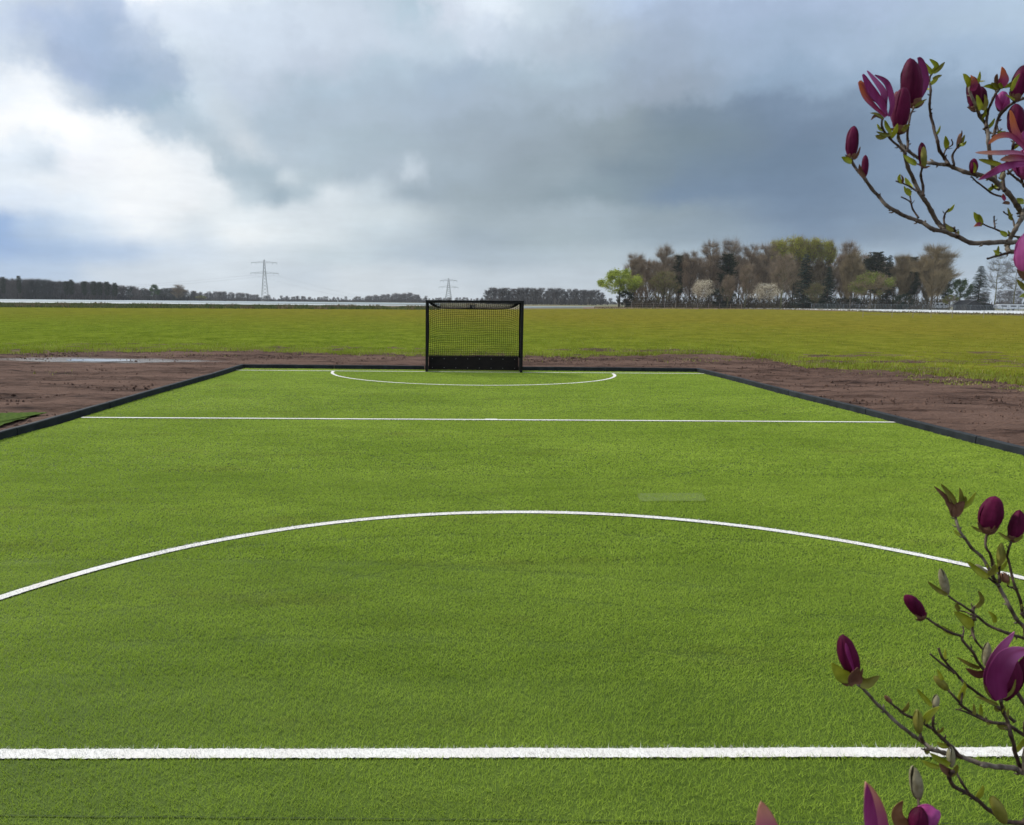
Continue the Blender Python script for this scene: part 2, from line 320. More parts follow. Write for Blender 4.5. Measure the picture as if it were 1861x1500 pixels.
def meadow_mat():
    m = bpy.data.materials.new('meadow_grass'); m.use_nodes = True; nt = m.node_tree; N = nt.nodes.new; L = nt.links.new
    b = nt.nodes['Principled BSDF']; b.inputs['Roughness'].default_value = .9; b.inputs['Specular IOR Level'].default_value = 0
    
    tc = N('ShaderNodeTexCoord')
    def nz(s, d=5, st=(1,1,1)):
        mp = N('ShaderNodeMapping'); L(tc.outputs['Object'], mp.inputs[0]); mp.inputs['Scale'].default_value = st
        n = N('ShaderNodeTexNoise'); n.inputs['Scale'].default_value = s; n.inputs['Detail'].default_value = d; L(mp.outputs[0], n.inputs['Vector']); return n.outputs[0]
    def ramp(f, a, pa, c, pc):
        r = N('ShaderNodeValToRGB'); r.color_ramp.elements[0].position = pa; r.color_ramp.elements[1].position = pc
        r.color_ramp.elements[0].color = (*a, 1); r.color_ramp.elements[1].color = (*c, 1); L(f, r.inputs[0]); return r.outputs[0]
    def mix(f, a, c, mode='MIX'):
        mx = N('ShaderNodeMix'); mx.data_type = 'RGBA'; mx.blend_type = mode
        if isinstance(f, float): mx.inputs[0].default_value = f
        else: L(f, mx.inputs[0])
        L(a, mx.inputs[6]); L(c, mx.inputs[7]); return mx.outputs[2]
    def attr(n):
        a = N('ShaderNodeAttribute'); a.attribute_name = n; return a.outputs['Fac']
    green = ramp(nz(3, 6, (1, 1, 1)), (.075, .110, .008), .35, (.155, .195, .026), .65)
    brown = ramp(nz(2, 6), (.128, .122, .012), .35, (.185, .165, .028), .65)
    # the seed heads turn brown towards the far and right side of the field
    mth = N('ShaderNodeMath'); mth.operation = 'MULTIPLY_ADD'; L(nz(.09, 4, (1, .5, 1)), mth.inputs[0]); mth.inputs[1].default_value = .5; L(attr('ripe'), mth.inputs[2])
    col = mix(ramp(mth.outputs[0], (0,0,0), .18, (1,1,1), 1.1), green, brown)
    col = mix(1.0, col, ramp(nz(.6, 6, (1, .7, 1)), (.72, .76, .7), .3, (1.24, 1.22, 1.2), .7), 'MULTIPLY')
    bare = N('ShaderNodeMath'); bare.operation = 'ADD'; L(nz(.9, 7, (.5, 1.6, 1)), bare.inputs[0]); L(attr('edge'), bare.inputs[1])
    soilc = ramp(nz(6), (.07, .045, .035), .3, (.13, .09, .07), .7)
    col = mix(ramp(bare.outputs[0], (0,0,0), .70, (1,1,1), .78), col, soilc)
    L(col, b.inputs['Base Color'])
    bp = N('ShaderNodeBump'); bp.inputs['Strength'].default_value = .8; bp.inputs['Distance'].default_value = .08
    L(nz(7, 6), bp.inputs['Height']); L(bp.outputs[0], b.inputs['Normal'])
    return m
M_meadow = meadow_mat()
def bnd_y(x):
    y = interp(BND, x); return y + mn.fractal(Vector((x*.012, 3, 0)), 1, 2, 4)*2.2 + mn.noise(Vector((x*.11, 9, 0)))*1.1
def meadow():
    xs = np.concatenate([np.linspace(-900, -40, 80), np.arange(-40, 1900, 1.6), np.linspace(1900, 2600, 60)])
    rows = 46; V = []; E = []; Rp = []
    for x in xs:
        a = G(x, bnd_y(x)); q = GT(x, interp(FAR, x)); da, dq = a.length, q.length
        for k in range(rows):
            t = k/(rows-1); s = t**2.2
            p = a.lerp(q, s); d = math.hypot(p.x, p.y)
            z = T(d)+.02+.05*min(1, s*30)+mn.fractal(Vector((p.x*.15, p.y*.15, 0)), 1, 2, 3)*.04*min(1, s*40)
            if k == 0: z = .0
            V.append((p.x, p.y, z)); E.append(.22*max(0, 1-(d-a.length)/3.5)); Rp.append(min(1, max(0, (d-42)/75))*.75+min(.55, max(-.35, (p.x/max(d, 1))*.7)))
    nx = len(xs); i = np.arange(nx*rows).reshape(nx, rows)[:-1, :-1].ravel()
    Fc = np.stack([i, i+rows, i+rows+1, i+1], 1)
    me = npmesh('meadow', V, Fc, M_meadow, True)
    for n, d in (('edge', E), ('ripe', Rp)):
        a = me.attributes.new(n, 'FLOAT', 'POINT'); a.data.foreach_set('value', np.array(d, np.float32))
    tag(link('meadow', me), kind='structure')
meadow()
def blades(name, pts, hs, ws, mats_idx, mats, lean=.5, seed=1, split=None):
    rnd = np.random.RandomState(seed); pts = np.asarray(pts, float); n = len(pts); hs = np.asarray(hs); ws = np.asarray(ws)
    a = rnd.uniform(0, 2*np.pi, n); d = np.stack([np.cos(a), np.sin(a), 0*a], 1)*ws[:, None]/2
    b = rnd.uniform(0, 2*np.pi, n); l = np.stack([np.cos(b), np.sin(b), 0*b], 1)*(hs*lean*rnd.uniform(0, 1, n))[:, None]
    top = pts+l; top[:, 2] += hs
    V = np.stack([pts-d, pts+d, top], 1).reshape(-1, 3); Fc = np.arange(3*n).reshape(-1, 3)
    me = npmesh(name, V, Fc, mats[0])
    for m in mats[1:]: me.materials.append(m)
    me.polygons.foreach_set('material_index', np.asarray(mats_idx, np.int32)); return link(name, me)
M_gb = mat('grass_blades', (.19, .25, .02), (.36, .42, .07), .6, .8, trans=.3, spec=.1)
M_gb2 = mat('ripe_grass_blades', (.145, .135, .015), (.21, .185, .035), .6, .85, trans=.2, spec=.1)
M_gb3 = mat('straw', (.36, .29, .13), (.50, .42, .22), .6, .85)
def meadow_grass():
    rnd = random.Random(4); pts = []; hs = []; ws = []; mi = []
    def one(x, y, k=1):
        p = GT(x, y); d = math.hypot(p.x, p.y)
        pts.append((p.x, p.y, T(d)+.02)); hs.append(rnd.uniform(.05, .16)*k); ws.append(rnd.uniform(.015, .038)*max(1, d/45))
        q = rnd.random(); br = min(.8, max(.05, (d-30)/90+(p.x/d)*.6)); mi.append(1 if q < br else (2 if q > .965 else 0))
    for i in range(34000):                                       # ragged border
        x = rnd.uniform(-60, 1920); y = bnd_y(x)-abs(rnd.gauss(0, 7))+rnd.uniform(-.5, 2.2)
        if mn.noise(Vector((x*.05, y*.4, 0))) > -.12: one(x, y, 1.2)
    for i in range(60000):
        x = rnd.uniform(-60, 1920); f = rnd.random()**.7; y = interp(FAR, x)+8+(bnd_y(x)-interp(FAR, x)-8)*f; one(x, y, .8)
    tag(blades('meadow_grass', pts, hs, ws, mi, [M_gb, M_gb2, M_gb3], .6, 3), 'short green and browning grass blades of the field round the pitch', 'grass', kind='stuff')
    pts = []; hs = []; ws = []; mi = []
    for (x0, x1, y0, y1, n) in ((1240, 1440, 648, 664, 900), (1640, 1861, 688, 712, 1500), (1480, 1760, 674, 692, 500), (380, 700, 634, 645, 400), (900, 1240, 650, 660, 180), (60, 130, 676, 684, 60), (0, 440, 640, 652, 600)):
        for i in range(n):
            x = rnd.uniform(x0, x1); t = (x-x0)/(x1-x0); y = rnd.gauss(y0+(y1-y0)*t if x0 > 1400 else (y0+y1)/2, 2.5)
            if mn.noise(Vector((x*.06, y*.35, 4))) > .0:
                p = G(x, y); pts.append((p.x, p.y, .0)); hs.append(rnd.uniform(.05, .11)); ws.append(rnd.uniform(.02, .04)); mi.append(rnd.choice((0, 0, 0, 1, 2, 2)))
    tag(blades('grass_tufts', pts, hs, ws, mi, [M_gb, M_gb2, M_gb3], .7, 8), 'scattered grass tufts growing in the bare brown soil', 'grass', kind='stuff')
    # clods and stones in the soil
    V = []; Fc = []
    for i in range(9000):
        x = rnd.uniform(-30, 1900); y = (bnd_y(x) if rnd.random() < .5 else rnd.uniform(bnd_y(x), 800))+rnd.uniform(-4, 12)
        p = G(x, y)
        if lkx(p.y)-.25 < p.x < rkx(p.y)+.25 and p.y < TY1+.25: continue
        if p.y < 9: continue
        r = rnd.uniform(.010, .030) if rnd.random() < .95 else rnd.uniform(.03, .06)
        b = len(V); up = []
        for k in range(5):
            a = k*1.2566+rnd.uniform(-.3, .3); rr = r*rnd.uniform(.7, 1.4); V.append((p.x+rr*1.3*math.cos(a), p.y+rr*math.sin(a), .0))
        for k in range(5):
            a = k*1.2566+rnd.uniform(-.3, .3); rr = r*rnd.uniform(.3, .8); V.append((p.x+rr*math.cos(a), p.y+rr*math.sin(a), .035+r*rnd.uniform(.4, .9)))
        for k in range(5):
            j = (k+1) % 5; Fc += [(b+k, b+j, b+5+j), (b+k, b+5+j, b+5+k)]
        Fc += [(b+5, b+6, b+7), (b+5, b+7, b+8), (b+5, b+8, b+9)]
    tag(link('soil_clods', npmesh('soil_clods', V, Fc, M_soil)), 'loose brown clods strewn over the bare soil', 'soil clods', kind='stuff')
meadow_grass()
def sheet(name, outline, z, m, kind='structure'):
    mb = MB(); c = sum((Vector((*p[:2], 0)) for p in outline), Vector())/len(outline)
    mb.v = [(c.x, c.y, z)]+[(p[0], p[1], z) for p in outline]; n = len(outline)
    for i in range(n): mb.face(0, 1+i, 1+(i+1) % n)
    return tag(mb.build(name, m), kind=kind)
def puddle():
    out = []
    for k in range(70):
        a = 2*math.pi*k/70; rr = 1+.3*mn.noise(Vector((math.cos(a)*1.6, math.sin(a)*1.6, 3)))+.15*mn.noise(Vector((math.cos(a)*5, math.sin(a)*5, 3)))
        p = G(182+64*rr*math.cos(a), 656.5+2.4*rr*math.sin(a)); out.append(p)
    sheet('puddle', out, .036, M_water)
puddle()

# ------------------------------------------------------------------ pitch
def turf():
    ys = np.concatenate([np.arange(TY0, 10, .25), np.arange(10, TY1, .5), [TY1]]); nx = 60; V = []
    for y in ys:
        for k in range(nx+1):
            x = lkx(y)+(rkx(y)-lkx(y))*k/nx
            V.append((x, y, .006*mn.noise(Vector((x*.5, y*.5, 2)))))
    n = nx+1; i = np.arange(n*(len(ys)-1)).reshape(-1, n)[:, :-1].ravel()
    tag(link('artificial_turf', npmesh('artificial_turf', V, np.stack([i, i+1, i+n+1, i+n], 1), M_turf, True)), kind='structure')
turf()
def ribbon(name, pts, w, z=.010, jag=.003, step=.02):
    # a strip of white fibres set into the turf, its edges slightly frayed
    P2 = [Vector((p[0], p[1])) for p in pts]; L_ = [0]
    for a, b in zip(P2, P2[1:]): L_.append(L_[-1]+(b-a).length)
    n = max(4, int(L_[-1]/step)); xs = np.interp(np.linspace(0, L_[-1], n), L_, [p.x for p in P2]); ys = np.interp(np.linspace(0, L_[-1], n), L_, [p.y for p in P2])
    V = []; rnd = random.Random(5)
    for i in range(n):
        a = Vector((xs[max(i-1, 0)], ys[max(i-1, 0)])); b = Vector((xs[min(i+1, n-1)], ys[min(i+1, n-1)])); t = (b-a).normalized(); nn = Vector((-t.y, t.x))
        ww = w if isinstance(w, (int, float)) else interp(w, i/(n-1))
        for s in (-1, 1):
            o = s*(ww/2+rnd.uniform(-jag, jag)+.004*mn.noise(Vector((xs[i]*2, ys[i]*2, s))))
            V.append((xs[i]+nn.x*o, ys[i]+nn.y*o, z))
    i = np.arange(n-1)*2
    return tag(link(name, npmesh(name, V, np.stack([i, i+2, i+3, i+1], 1), M_line)), kind='structure')
p0, p1 = G(0, 1373.5), G(1861, 1370); d = p1-p0
ribbon('near_line_marking', [p0-d*.9, p1+d*1.1], .078, jag=.004, step=.012)
p0, p1 = G(148, 760), G(1630, 768.6); ribbon('middle_line_marking', [p0, G(893, 764), p1], .085, z=.014, step=.05)
q = G(893, 764); ribbon('centre_spot_marking', [(q.x-.11, q.y), (q.x+.11, q.y)], .14, z=.017)
p0, p1 = G(428, 673.6), G(1284, 680); ribbon('goal_line_marking', [p0, G(861, 677), p1], .085, z=.014, step=.05)
cxr, cyr, rr = .86, 3.08, 4.68
ribbon('near_circle_marking', [(cxr-rr*math.cos(a)*1.0, cyr+rr*math.sin(a)) for a in np.linspace(R_(4), R_(176), 160)], .085, z=.0105, jag=.002)
ribbon('far_circle_marking', [(.66-4.30*math.cos(a), 23.75-3.72*math.sin(a)) for a in np.linspace(0, math.pi, 120)], .085, z=.0105, jag=.002)
M_patch = mat('worn_turf', (.10, .145, .030), (.15, .205, .05), 70, .8, .6, 120)
sheet('turf_repair_patch', [G(1158, 898), G(1276, 897), G(1284, 912), G(1162, 913)], .009, M_patch)
LN = (G(0, 1373.5), G(1861, 1370)); LM = (G(148, 760), G(1630, 768.6)); LG = (G(428, 673.6), G(1284, 680)); Q = G(893, 764)
TRACKS = [(1.0, -2.2, 9.2, 1.2, 1.9, .03), (-4.5, 12.4, 7.6, -1.75, -.9, .025), (6.5, 13.5, 8.1, -2.6, -1.7, .025), (-.5, -6.5, 11.2, 1.35, 1.72, .035), (-8, -1, 7.2, .3, .85, .03), (3.2, 15.5, 10.4, -2.0, -1.45, .03), (-2.0, -9, 15.2, 1.3, 1.8, .04), (9, 2, 6.2, 2.5, 3.4, .03), (1.5, 12.5, 3.2, -2.6, -.6, .03)]
def pile():
    """the turf's own fibres, coarser with distance; brushed this way and that"""
    rnd = np.random.RandomState(21); Vs = []; Ms = []
    for (y0, y1, x0, x1, den, w, hh) in ((2.56, 4.2, -3.2, 4.4, 12500, .0030, .027), (2.56, 4.2, -7, -3.2, 6500, .0046, .025), (2.56, 4.2, 4.4, 8.7, 6500, .0046, .025), (4.2, 6.2, -4.6, 6.4, 15000, .0042, .023), (4.2, 6.2, -7, -4.6, 6500, .0056, .023), (4.2, 6.2, 6.4, 8.7, 6500, .0056, .023), (6.2, 9.5, -7, 8.6, 8500, .0082, .026), (9.5, 15, -7, 8.5, 4200, .016, .026), (15, 24.55, -6.75, 8.2, 2300, .026, .024)):
        n = int((y1-y0)*(x1-x0)*den); x = rnd.uniform(x0, x1, n); y = rnd.uniform(y0, y1, n)
        lk = np.interp(y, [2.94, 11.6, 13, 16.5, 18.8, 22, 24.6], [-6.9, -6.9, -6.76, -6.78, -6.70, -6.62, -6.64]); rk = np.interp(y, [2.94, 11, 12.5, 15.2, 18.9, 22.3, 24.8], [8.62, 8.35, 8.27, 8.22, 8.03, 7.98, 7.82])
        k = (x > lk+.02) & (x < rk-.02); x, y = x[k], y[k]; n = len(x)
        def ld(l): return np.abs(y-(l[0].y+(l[1].y-l[0].y)*(x-l[0].x)/(l[1].x-l[0].x)))
        f = 1+.05*rnd.normal(size=n)+.07*np.sin(x*2.3+1)*np.sin(x*5.1)
        white = (ld(LN) < .039*f) | (((ld(LM) < .0425) & (x > LM[0].x) & (x < LM[1].x))) | ((ld(LG) < .0425) & (x > LG[0].x) & (x < LG[1].x)) | ((np.abs(np.hypot(x-cxr, y-cyr)-rr) < .0425*f) & (y > cyr+.4))
        white |= (np.abs(np.hypot((x-.66)/4.30, (y-23.75)/3.72)-1) < .0105) & (y < 23.75)
        white |= (np.abs(x-Q.x) < .11) & (np.abs(y-Q.y) < .07)
        pale = (rnd.random_sample(n) < .45) & (y > G(1158, 912.5).y) & (y < G(1158, 897.5).y) & (x > G(1160, 905).x) & (x < G(1280, 905).x)
        # lean follows a slow field: swept streaks
        g = np.sin(x*1.3+2.2*np.sin(y*.9))+np.sin(y*2.1+1.7*np.sin(x*.7+1))+.8*np.sin(x*4.1-y*5.3)+1.6*rnd.normal(size=n)
        a = g*1.2+rnd.uniform(-.9, .9, n); nearw = ~white & ((np.abs(np.abs(np.hypot(x-cxr, y-cyr)-rr)-.055) < .02) | (np.abs(ld(LM)-.055) < .02)); far = np.interp(y, [4, 8, 14, 20], [1, 1.45, 2.1, 2.4]); ln = rnd.uniform(.2, 1.2, n)*far
        h = hh*rnd.uniform(.6, 1.1, n)/far**.5
        for (ax, ay, ar, a0, a1, wd) in TRACKS:                     # wheel scuffs where the pile is pressed down
            rr_ = np.abs(np.hypot(x-ax, y-ay)-ar); an = np.arctan2(y-ay, x-ax); hit = (rr_ < wd*(1+.6*np.sin(an*ar*7))) & (an > a0) & (an < a1) & (rnd.random_sample(n) < .7); h = np.where(hit, h*.45, h); b = rnd.uniform(0, 2*np.pi, n); ww = w*rnd.uniform(.7, 1.2, n)/2; h = np.where(nearw, h*.6, h)
        dx, dy = np.cos(b)*ww, np.sin(b)*ww; z = np.full(n, .004)
        V = np.stack([np.stack([x-dx, y-dy, z], 1), np.stack([x+dx, y+dy, z], 1), np.stack([x+np.cos(a)*ln*h, y+np.sin(a)*ln*h, h], 1)], 1)
        Vs.append(V.reshape(-1, 3)); Ms.append(np.where(white, 1, np.where(pale, 2, 0)))
    V = np.concatenate(Vs); me = npmesh('turf_pile', V, np.arange(len(V)).reshape(-1, 3), M_pile); me.materials.append(M_pilew); me.materials.append(M_pile2)
    me.polygons.foreach_set('material_index', np.concatenate(Ms).astype(np.int32))
    tag(link('turf_pile', me), 'short green synthetic fibres of the hockey pitch with white line fibres', 'turf pile', kind='stuff')
pile()
def seam(name, y0, xa, xb):
    mb = MB(); n = 200
    for i in range(n+1):
        x = xa+(xb-xa)*i/n; o = .004*mn.noise(Vector((x*3, y0, 0))); h = .0035+.002*mn.noise(Vector((x*9, y0, 4)))
        mb.v += [(x, y0+o-h, .0085), (x, y0+o+h, .0085)]
    for i in range(n): mb.face(2*i, 2*i+2, 2*i+3, 2*i+1)
    tag(mb.build(name, mat('seam_gap', (.03, .05, .01), (.06, .09, .02), 30, .9)), kind='structure')
seam('turf_seam', 8.45, -6.7, 8.3); seam('turf_seam', 2.96, -6.8, 8.5)

def edging(name, a, b, out, label, seed, xs=None):
    # recycled plastic beams butted end to end; xs gives a bent course
    root = empty(name, (a[0], a[1], 0)); tag(root, label, 'edging', 'black beam edging round the pitch')
    rnd = random.Random(seed); A, B = Vector((*a, 0)), Vector((*b, 0)); L_ = (B-A).length; n = max(1, round(L_/3.0))
    for i in range(n):
        s, e = i/n, (i+1)/n
        p, q = A.lerp(B, s), A.lerp(B, e)
        if xs: p.x, q.x = xs(p.y), xs(q.y)
        t = (q-p).normalized(); o = Vector((t.y, -t.x, 0))*out; q = q-t*.02
        mb = MB(); m = 14; w = .10; h = .125; z0 = -.05
        dz = rnd.uniform(-.004, .004); prof = [(0, z0), (0, h-.014), (.012, h), (w-.012, h), (w, h-.014), (w, z0)]
        for k in range(m+1):
            c = p.lerp(q, k/m); wob = .012*mn.noise(Vector((c.x*.8, c.y*.8, seed)))
            for (ox, oz) in prof:
                v = c+o*(ox+wob); mb.v.append((v.x-a[0], v.y-a[1], oz+dz+(.006*mn.noise(Vector((c.x, c.y, 7))) if oz > 0 else 0)))
        for k in range(m):
            for j in range(5): mb.face(k*6+j, k*6+j+1, k*6+6+j+1, k*6+6+j)
        mb.face(*range(6)); mb.face(*[m*6+j for j in range(6)][::-1])
        mb.build('edging_beam', M_kerb, root)
edging('pitch_edging', (lkx(TY0), TY0), (lkx(TY1), TY1+.1), -1, 'long black plastic beam edging along the left side of the green pitch', 1, xs=lkx)
edging('pitch_edging', (rkx(TY0), TY0), (rkx(TY1), TY1+.1), 1, 'long black plastic beam edging along the right side of the green pitch', 2, xs=rkx)
edging('pitch_edging', (lkx(TY1)+.01, TY1), (rkx(TY1)-.01, TY1), -1, 'straight black plastic beam edging across the far end behind the goal', 3)
def offcut():
    pts = [(-200, 830), (-60, 762), (0, 758), (45, 757), (88, 757), (66, 763), (20, 775), (-60, 800), (-190, 845)]; out = []
    for (a, b), (c, d) in zip(pts, pts[1:]+pts[:1]):
        for t in range(8): out.append(G(a+(c-a)*t/8+random.Random(a+t).uniform(-2, 2), b+(d-b)*t/8+random.Random(a*3+t).uniform(-.8, .8)))
    o = sheet('turf_strip', out, .075, mat('outer_turf', (.035, .075, .008), (.09, .14, .02), 14, .9, .9, 60, spec=.05, bdist=.03), None)
    tag(o, 'darker green turf strip lying on the soil outside the left edging', 'turf strip')
offcut()

# ------------------------------------------------------------------ goal
def goal():
    a, b = G(776, 676.3), G(946.5, 677.9); c = (a+b)/2; ang = math.atan2(b.y-a.y, b.x-a.x)
    root = empty('hockey_goal', (c.x, c.y, 0), ang*.3)
    tag(root, 'black framed hockey goal with net and dark backboard at the far end of the pitch', 'goal')
    w = (b-a).length+.02; hw = w/2; h = 2.2; r = .04; dt, db = .75, .60   # depths at top and bottom
    for s in (-1, 1):
        m = MB(); m.box((s*hw, 0, h/2-.03), (.075, .06, h-.06+.0)); m.build('goal_post', M_black, root)
    m = MB(); m.box((0, 0, h-.035), (w+.075, .062, .072)); m.build('crossbar', M_black, root)
    m = MB(); m.box((0, db, .235), (w-.09, .03, .42)); bd = m.build('backboard', M_board, root)
    for k in range(8):
        for z in (.09, .375):
            x = -hw+.16+k*(w-.32)/7; m = MB(); m.tube([(x, db-.0165, z), (x, db-.024, z)], [.011, .009], 8); m.build('bolt', M_bolt, bd)
    for s in (-1, 1):
        m = MB(); m.box((s*(hw-.02), db/2+.012, .235), (.026, db-.06, .42)); m.build('side_board', M_board, root)
        m = MB(); m.tube([(s*(hw-.0), db+.03, 0.02), (s*hw, db+.03, .5), (s*hw, dt, 1.96), (s*hw, dt-.03, 2.0), (s*hw, .02, h-.05)], .016, 8); m.build('rear_support', M_black, root)
    m = MB(); m.tube([(-hw, db+.03, .46), (hw, db+.03, .46)], .014, 8); m.build('rear_rail', M_black, root)
    # net
    n = MB(); W2 = hw-.03; rw = .0058
    def rear(u):   # top edge of the back net, sagging between its corners
        e = abs(2*u-1); return Vector((-W2+2*W2*u, dt+.02-.05*e**6, 1.925+.19*e**7))
    def back(u, v):
        t = rear(u); q = Vector((-W2+2*W2*u, db-.03, .44)); p = q.lerp(t, v)
        p.y += .05*math.sin(math.pi*v)*math.sin(math.pi*u); p.x += .010*math.sin(v*9+u*5); p.z += .008*math.sin(u*23+v*4)*math.sin(math.pi*v); return p
    def roof(u, v):
        t = rear(u); q = Vector((-W2+2*W2*u, .03, h-.045)); p = q.lerp(t, v); p.z -= .03*math.sin(math.pi*v)*math.sin(math.pi*u); return p
    def side(s):
        def f(u, v):
            y0, y1 = .03, (db-.03)+(dt+.0-db+.03)*v; zt = (h-.05)+( (2.10-(h-.05)))*u
            return Vector((s*(W2+.0)-s*.03*math.sin(math.pi*u)*math.sin(math.pi*v), y0+(y1-y0)*u, .44+(zt-.44)*v))
        return f
    def strands(f, nu, nv, ku=14, kv=14):
        for i in range(nu+1): n.tube([f(i/nu, k/kv) for k in range(kv+1)], rw, 3, False)
        for j in range(nv+1): n.tube([f(k/ku, j/nv) for k in range(ku+1)], rw, 3, False)
    strands(back, 46, 27, 24, 12); strands(roof, 46, 14, 24, 4)
    for s in (-1, 1): strands(side(s), 12, 30, 4, 8)
    n.tube([rear(k/30) for k in range(31)], .007, 5)
    n.build('net', M_net, root)
goal()

# ------------------------------------------------------------------ trees
def tri_blades(base, dirs, lens, wid, rnd):
    base = np.asarray(base, float); dirs = np.asarray(dirs, float); n = len(base)
    r = rnd.normal(size=(n, 3)); s = np.cross(dirs, r); s /= np.linalg.norm(s, axis=1)[:, None]+1e-9
    w = (s*np.asarray(wid)[:, None])/2; tip = base+dirs*np.asarray(lens)[:, None]
    V = np.stack([base-w, base+w, tip], 1).reshape(-1, 3); return V, np.arange(3*n).reshape(-1, 3)
def quad_leaves(c, size, rnd, flat=0.0):
    c = np.asarray(c, float); n = len(c); a = rnd.normal(size=(n, 3)); a /= np.linalg.norm(a, axis=1)[:, None]
    b = np.cross(a, rnd.normal(size=(n, 3))); b /= np.linalg.norm(b, axis=1)[:, None]+1e-9
    size = np.asarray(size)[:, None]; a = a*size; b = b*size*.6; a[:, 2] *= 1-flat; b[:, 2] *= 1-flat
    V = np.stack([c-a, c+b, c+a, c-b], 1).reshape(-1, 3); return V, np.arange(4*n).reshape(-1, 4)
def skeleton(seed, Ht, Wd, first=.22, nl=16, up=.8, tr=.22, fan=False):
    """trunk and limbs; returns mesh builder and points on the limbs with directions"""
    r = random.Random(seed); mb = MB(); pts = []
    tp = [Vector((0, 0, -.15))]; k = 9
    for i in range(1, k+1): tp.append(Vector((r.uniform(-.12, .12)*i*.35, r.uniform(-.12, .12)*i*.35, Ht*.93*i/k)))
    mb.tube(tp, [tr*(1-.93*i/k)+.02 for i in range(k+1)], 7)
    for i in range(nl):
        t = first+(.92-first)*((i+.5)/nl); a = i*2.399+r.uniform(-.4, .4); s = tp[min(k-1, int(t*k/.93))].lerp(tp[min(k, int(t*k/.93)+1)], .5)
        if fan:                                             # steep limbs ending in an open fan of upright twigs
            L_ = Wd/2*r.uniform(.42, 1.05)*(1-.45*max(0, t-.45)/.5); rise = min(L_*r.uniform(1.1, 2.6), (Ht-s.z)*r.uniform(.6, .98))
        else:
            L_ = Wd/2*max(.42, math.sin(math.pi*min(1, (t+.12)/1.14))**.7)*r.uniform(.75, 1.15); rise = min(L_*up*r.uniform(.7, 1.6), (Ht-s.z)*r.uniform(.6, .95))
        def zcap(p, c=.0): return Ht*(1.0-.50*(math.hypot(p.x, p.y)/(Wd/2))**1.7)*r.uniform(.90-c, 1.0)
        rise = min(rise, max(.3, Ht*(.97-(.46 if fan else .34)*(L_/(Wd/2))**1.7)-s.z))
        q = [s]
        for m in range(1, 6):
            f = m/5; q.append(s+Vector((math.cos(a)*L_*f**.8, math.sin(a)*L_*f**.8, rise*f**1.2))+Vector((r.uniform(-.15, .15), r.uniform(-.15, .15), r.uniform(-.1, .1))))
        mb.tube(q, [tr*.45*(1-t*.6)*(1-f/5*.8) for f in range(6)], 4)
        for m in range(1, 5):
            for h in range(3 if fan else 2):
                a2 = a+r.uniform(-1.5, 1.5); l2 = (r.uniform(.9, 2.6) if fan else L_*.42*r.uniform(.6, 1.2))
                e = q[m]+(Vector((math.cos(a2)*l2*.5, math.sin(a2)*l2*.5, l2*r.uniform(.5, 1.1))) if fan else Vector((math.cos(a2)*l2*.7, math.sin(a2)*l2*.7, l2*r.uniform(-.5, 1.0)*up)))
                e.z = min(e.z, max(q[m].z+.15, zcap(e))) if fan else min(e.z, max(q[m].z+l2*.3, zcap(e))); mb.tube([q[m], q[m].lerp(e, .55)+Vector((0, 0, -.06*l2)), e], [.042, .028, .012], 3, False)
                for z in (.3, .55, .8, 1): pts.append((q[m].lerp(e, z), (e-q[m]).normalized()))
            pts.append((q[m], (q[m]-q[m-1]).normalized()))
        pts.append((q[5], (q[5]-q[4]).normalized()))
    for i in range(4, k+1): pts.append((tp[i], Vector((0, 0, 1))))
    return mb, pts
def twigs(pts, n, L0, L1, w, seed, spread=.7, up=.5):
    rnd = np.random.RandomState(seed); zs = np.array([p[0].z for p in pts]); pw = 1.25-1.0*(zs-zs.min())/(np.ptp(zs)+1e-6); idx = rnd.choice(len(pts), n, p=pw/pw.sum())
    b = np.array([pts[i][0][:] for i in idx]); d = np.array([pts[i][1][:] for i in idx])
    d = d+rnd.normal(size=(n, 3))*spread; d[:, 2] += up; d /= np.linalg.norm(d, axis=1)[:, None]
    b = b+rnd.normal(size=(n, 3))*.25
    return tri_blades(b, d, rnd.uniform(L0, L1, n), rnd.uniform(w*.6, w*1.3, n), rnd)
def clumped(pts, n, size, seed, nc=34, rad=(.75, .75, .55)):
    rnd = np.random.RandomState(seed); P_ = np.array([p[0][:] for p in pts]); c = P_.mean(0); d = np.linalg.norm((P_-c)/np.array([1, 1, .7]), axis=1)
    o = np.argsort(-d)[:int(len(P_)*.6)]; cc = P_[rnd.choice(o, nc)]; sz = rnd.uniform(.6, 1.3, nc); idx = rnd.randint(0, nc, n); v = rnd.normal(size=(n, 3)); v /= np.linalg.norm(v, axis=1)[:, None]
    b = cc[idx]+v*(rnd.uniform(.3, 1.15, n)*sz[idx])[:, None]*np.array(rad); return quad_leaves(b, rnd.uniform(size*.6, size*1.3, n), rnd, 0)
def cluster_leaves(pts, n, size, seed, rad=.6, flat=0):
    rnd = np.random.RandomState(seed); idx = rnd.randint(0, len(pts), n); b = np.array([pts[i][0][:] for i in idx])+rnd.normal(size=(n, 3))*rad
    return quad_leaves(b, rnd.uniform(size*.6, size*1.3, n), rnd, flat)
PROTO = {}
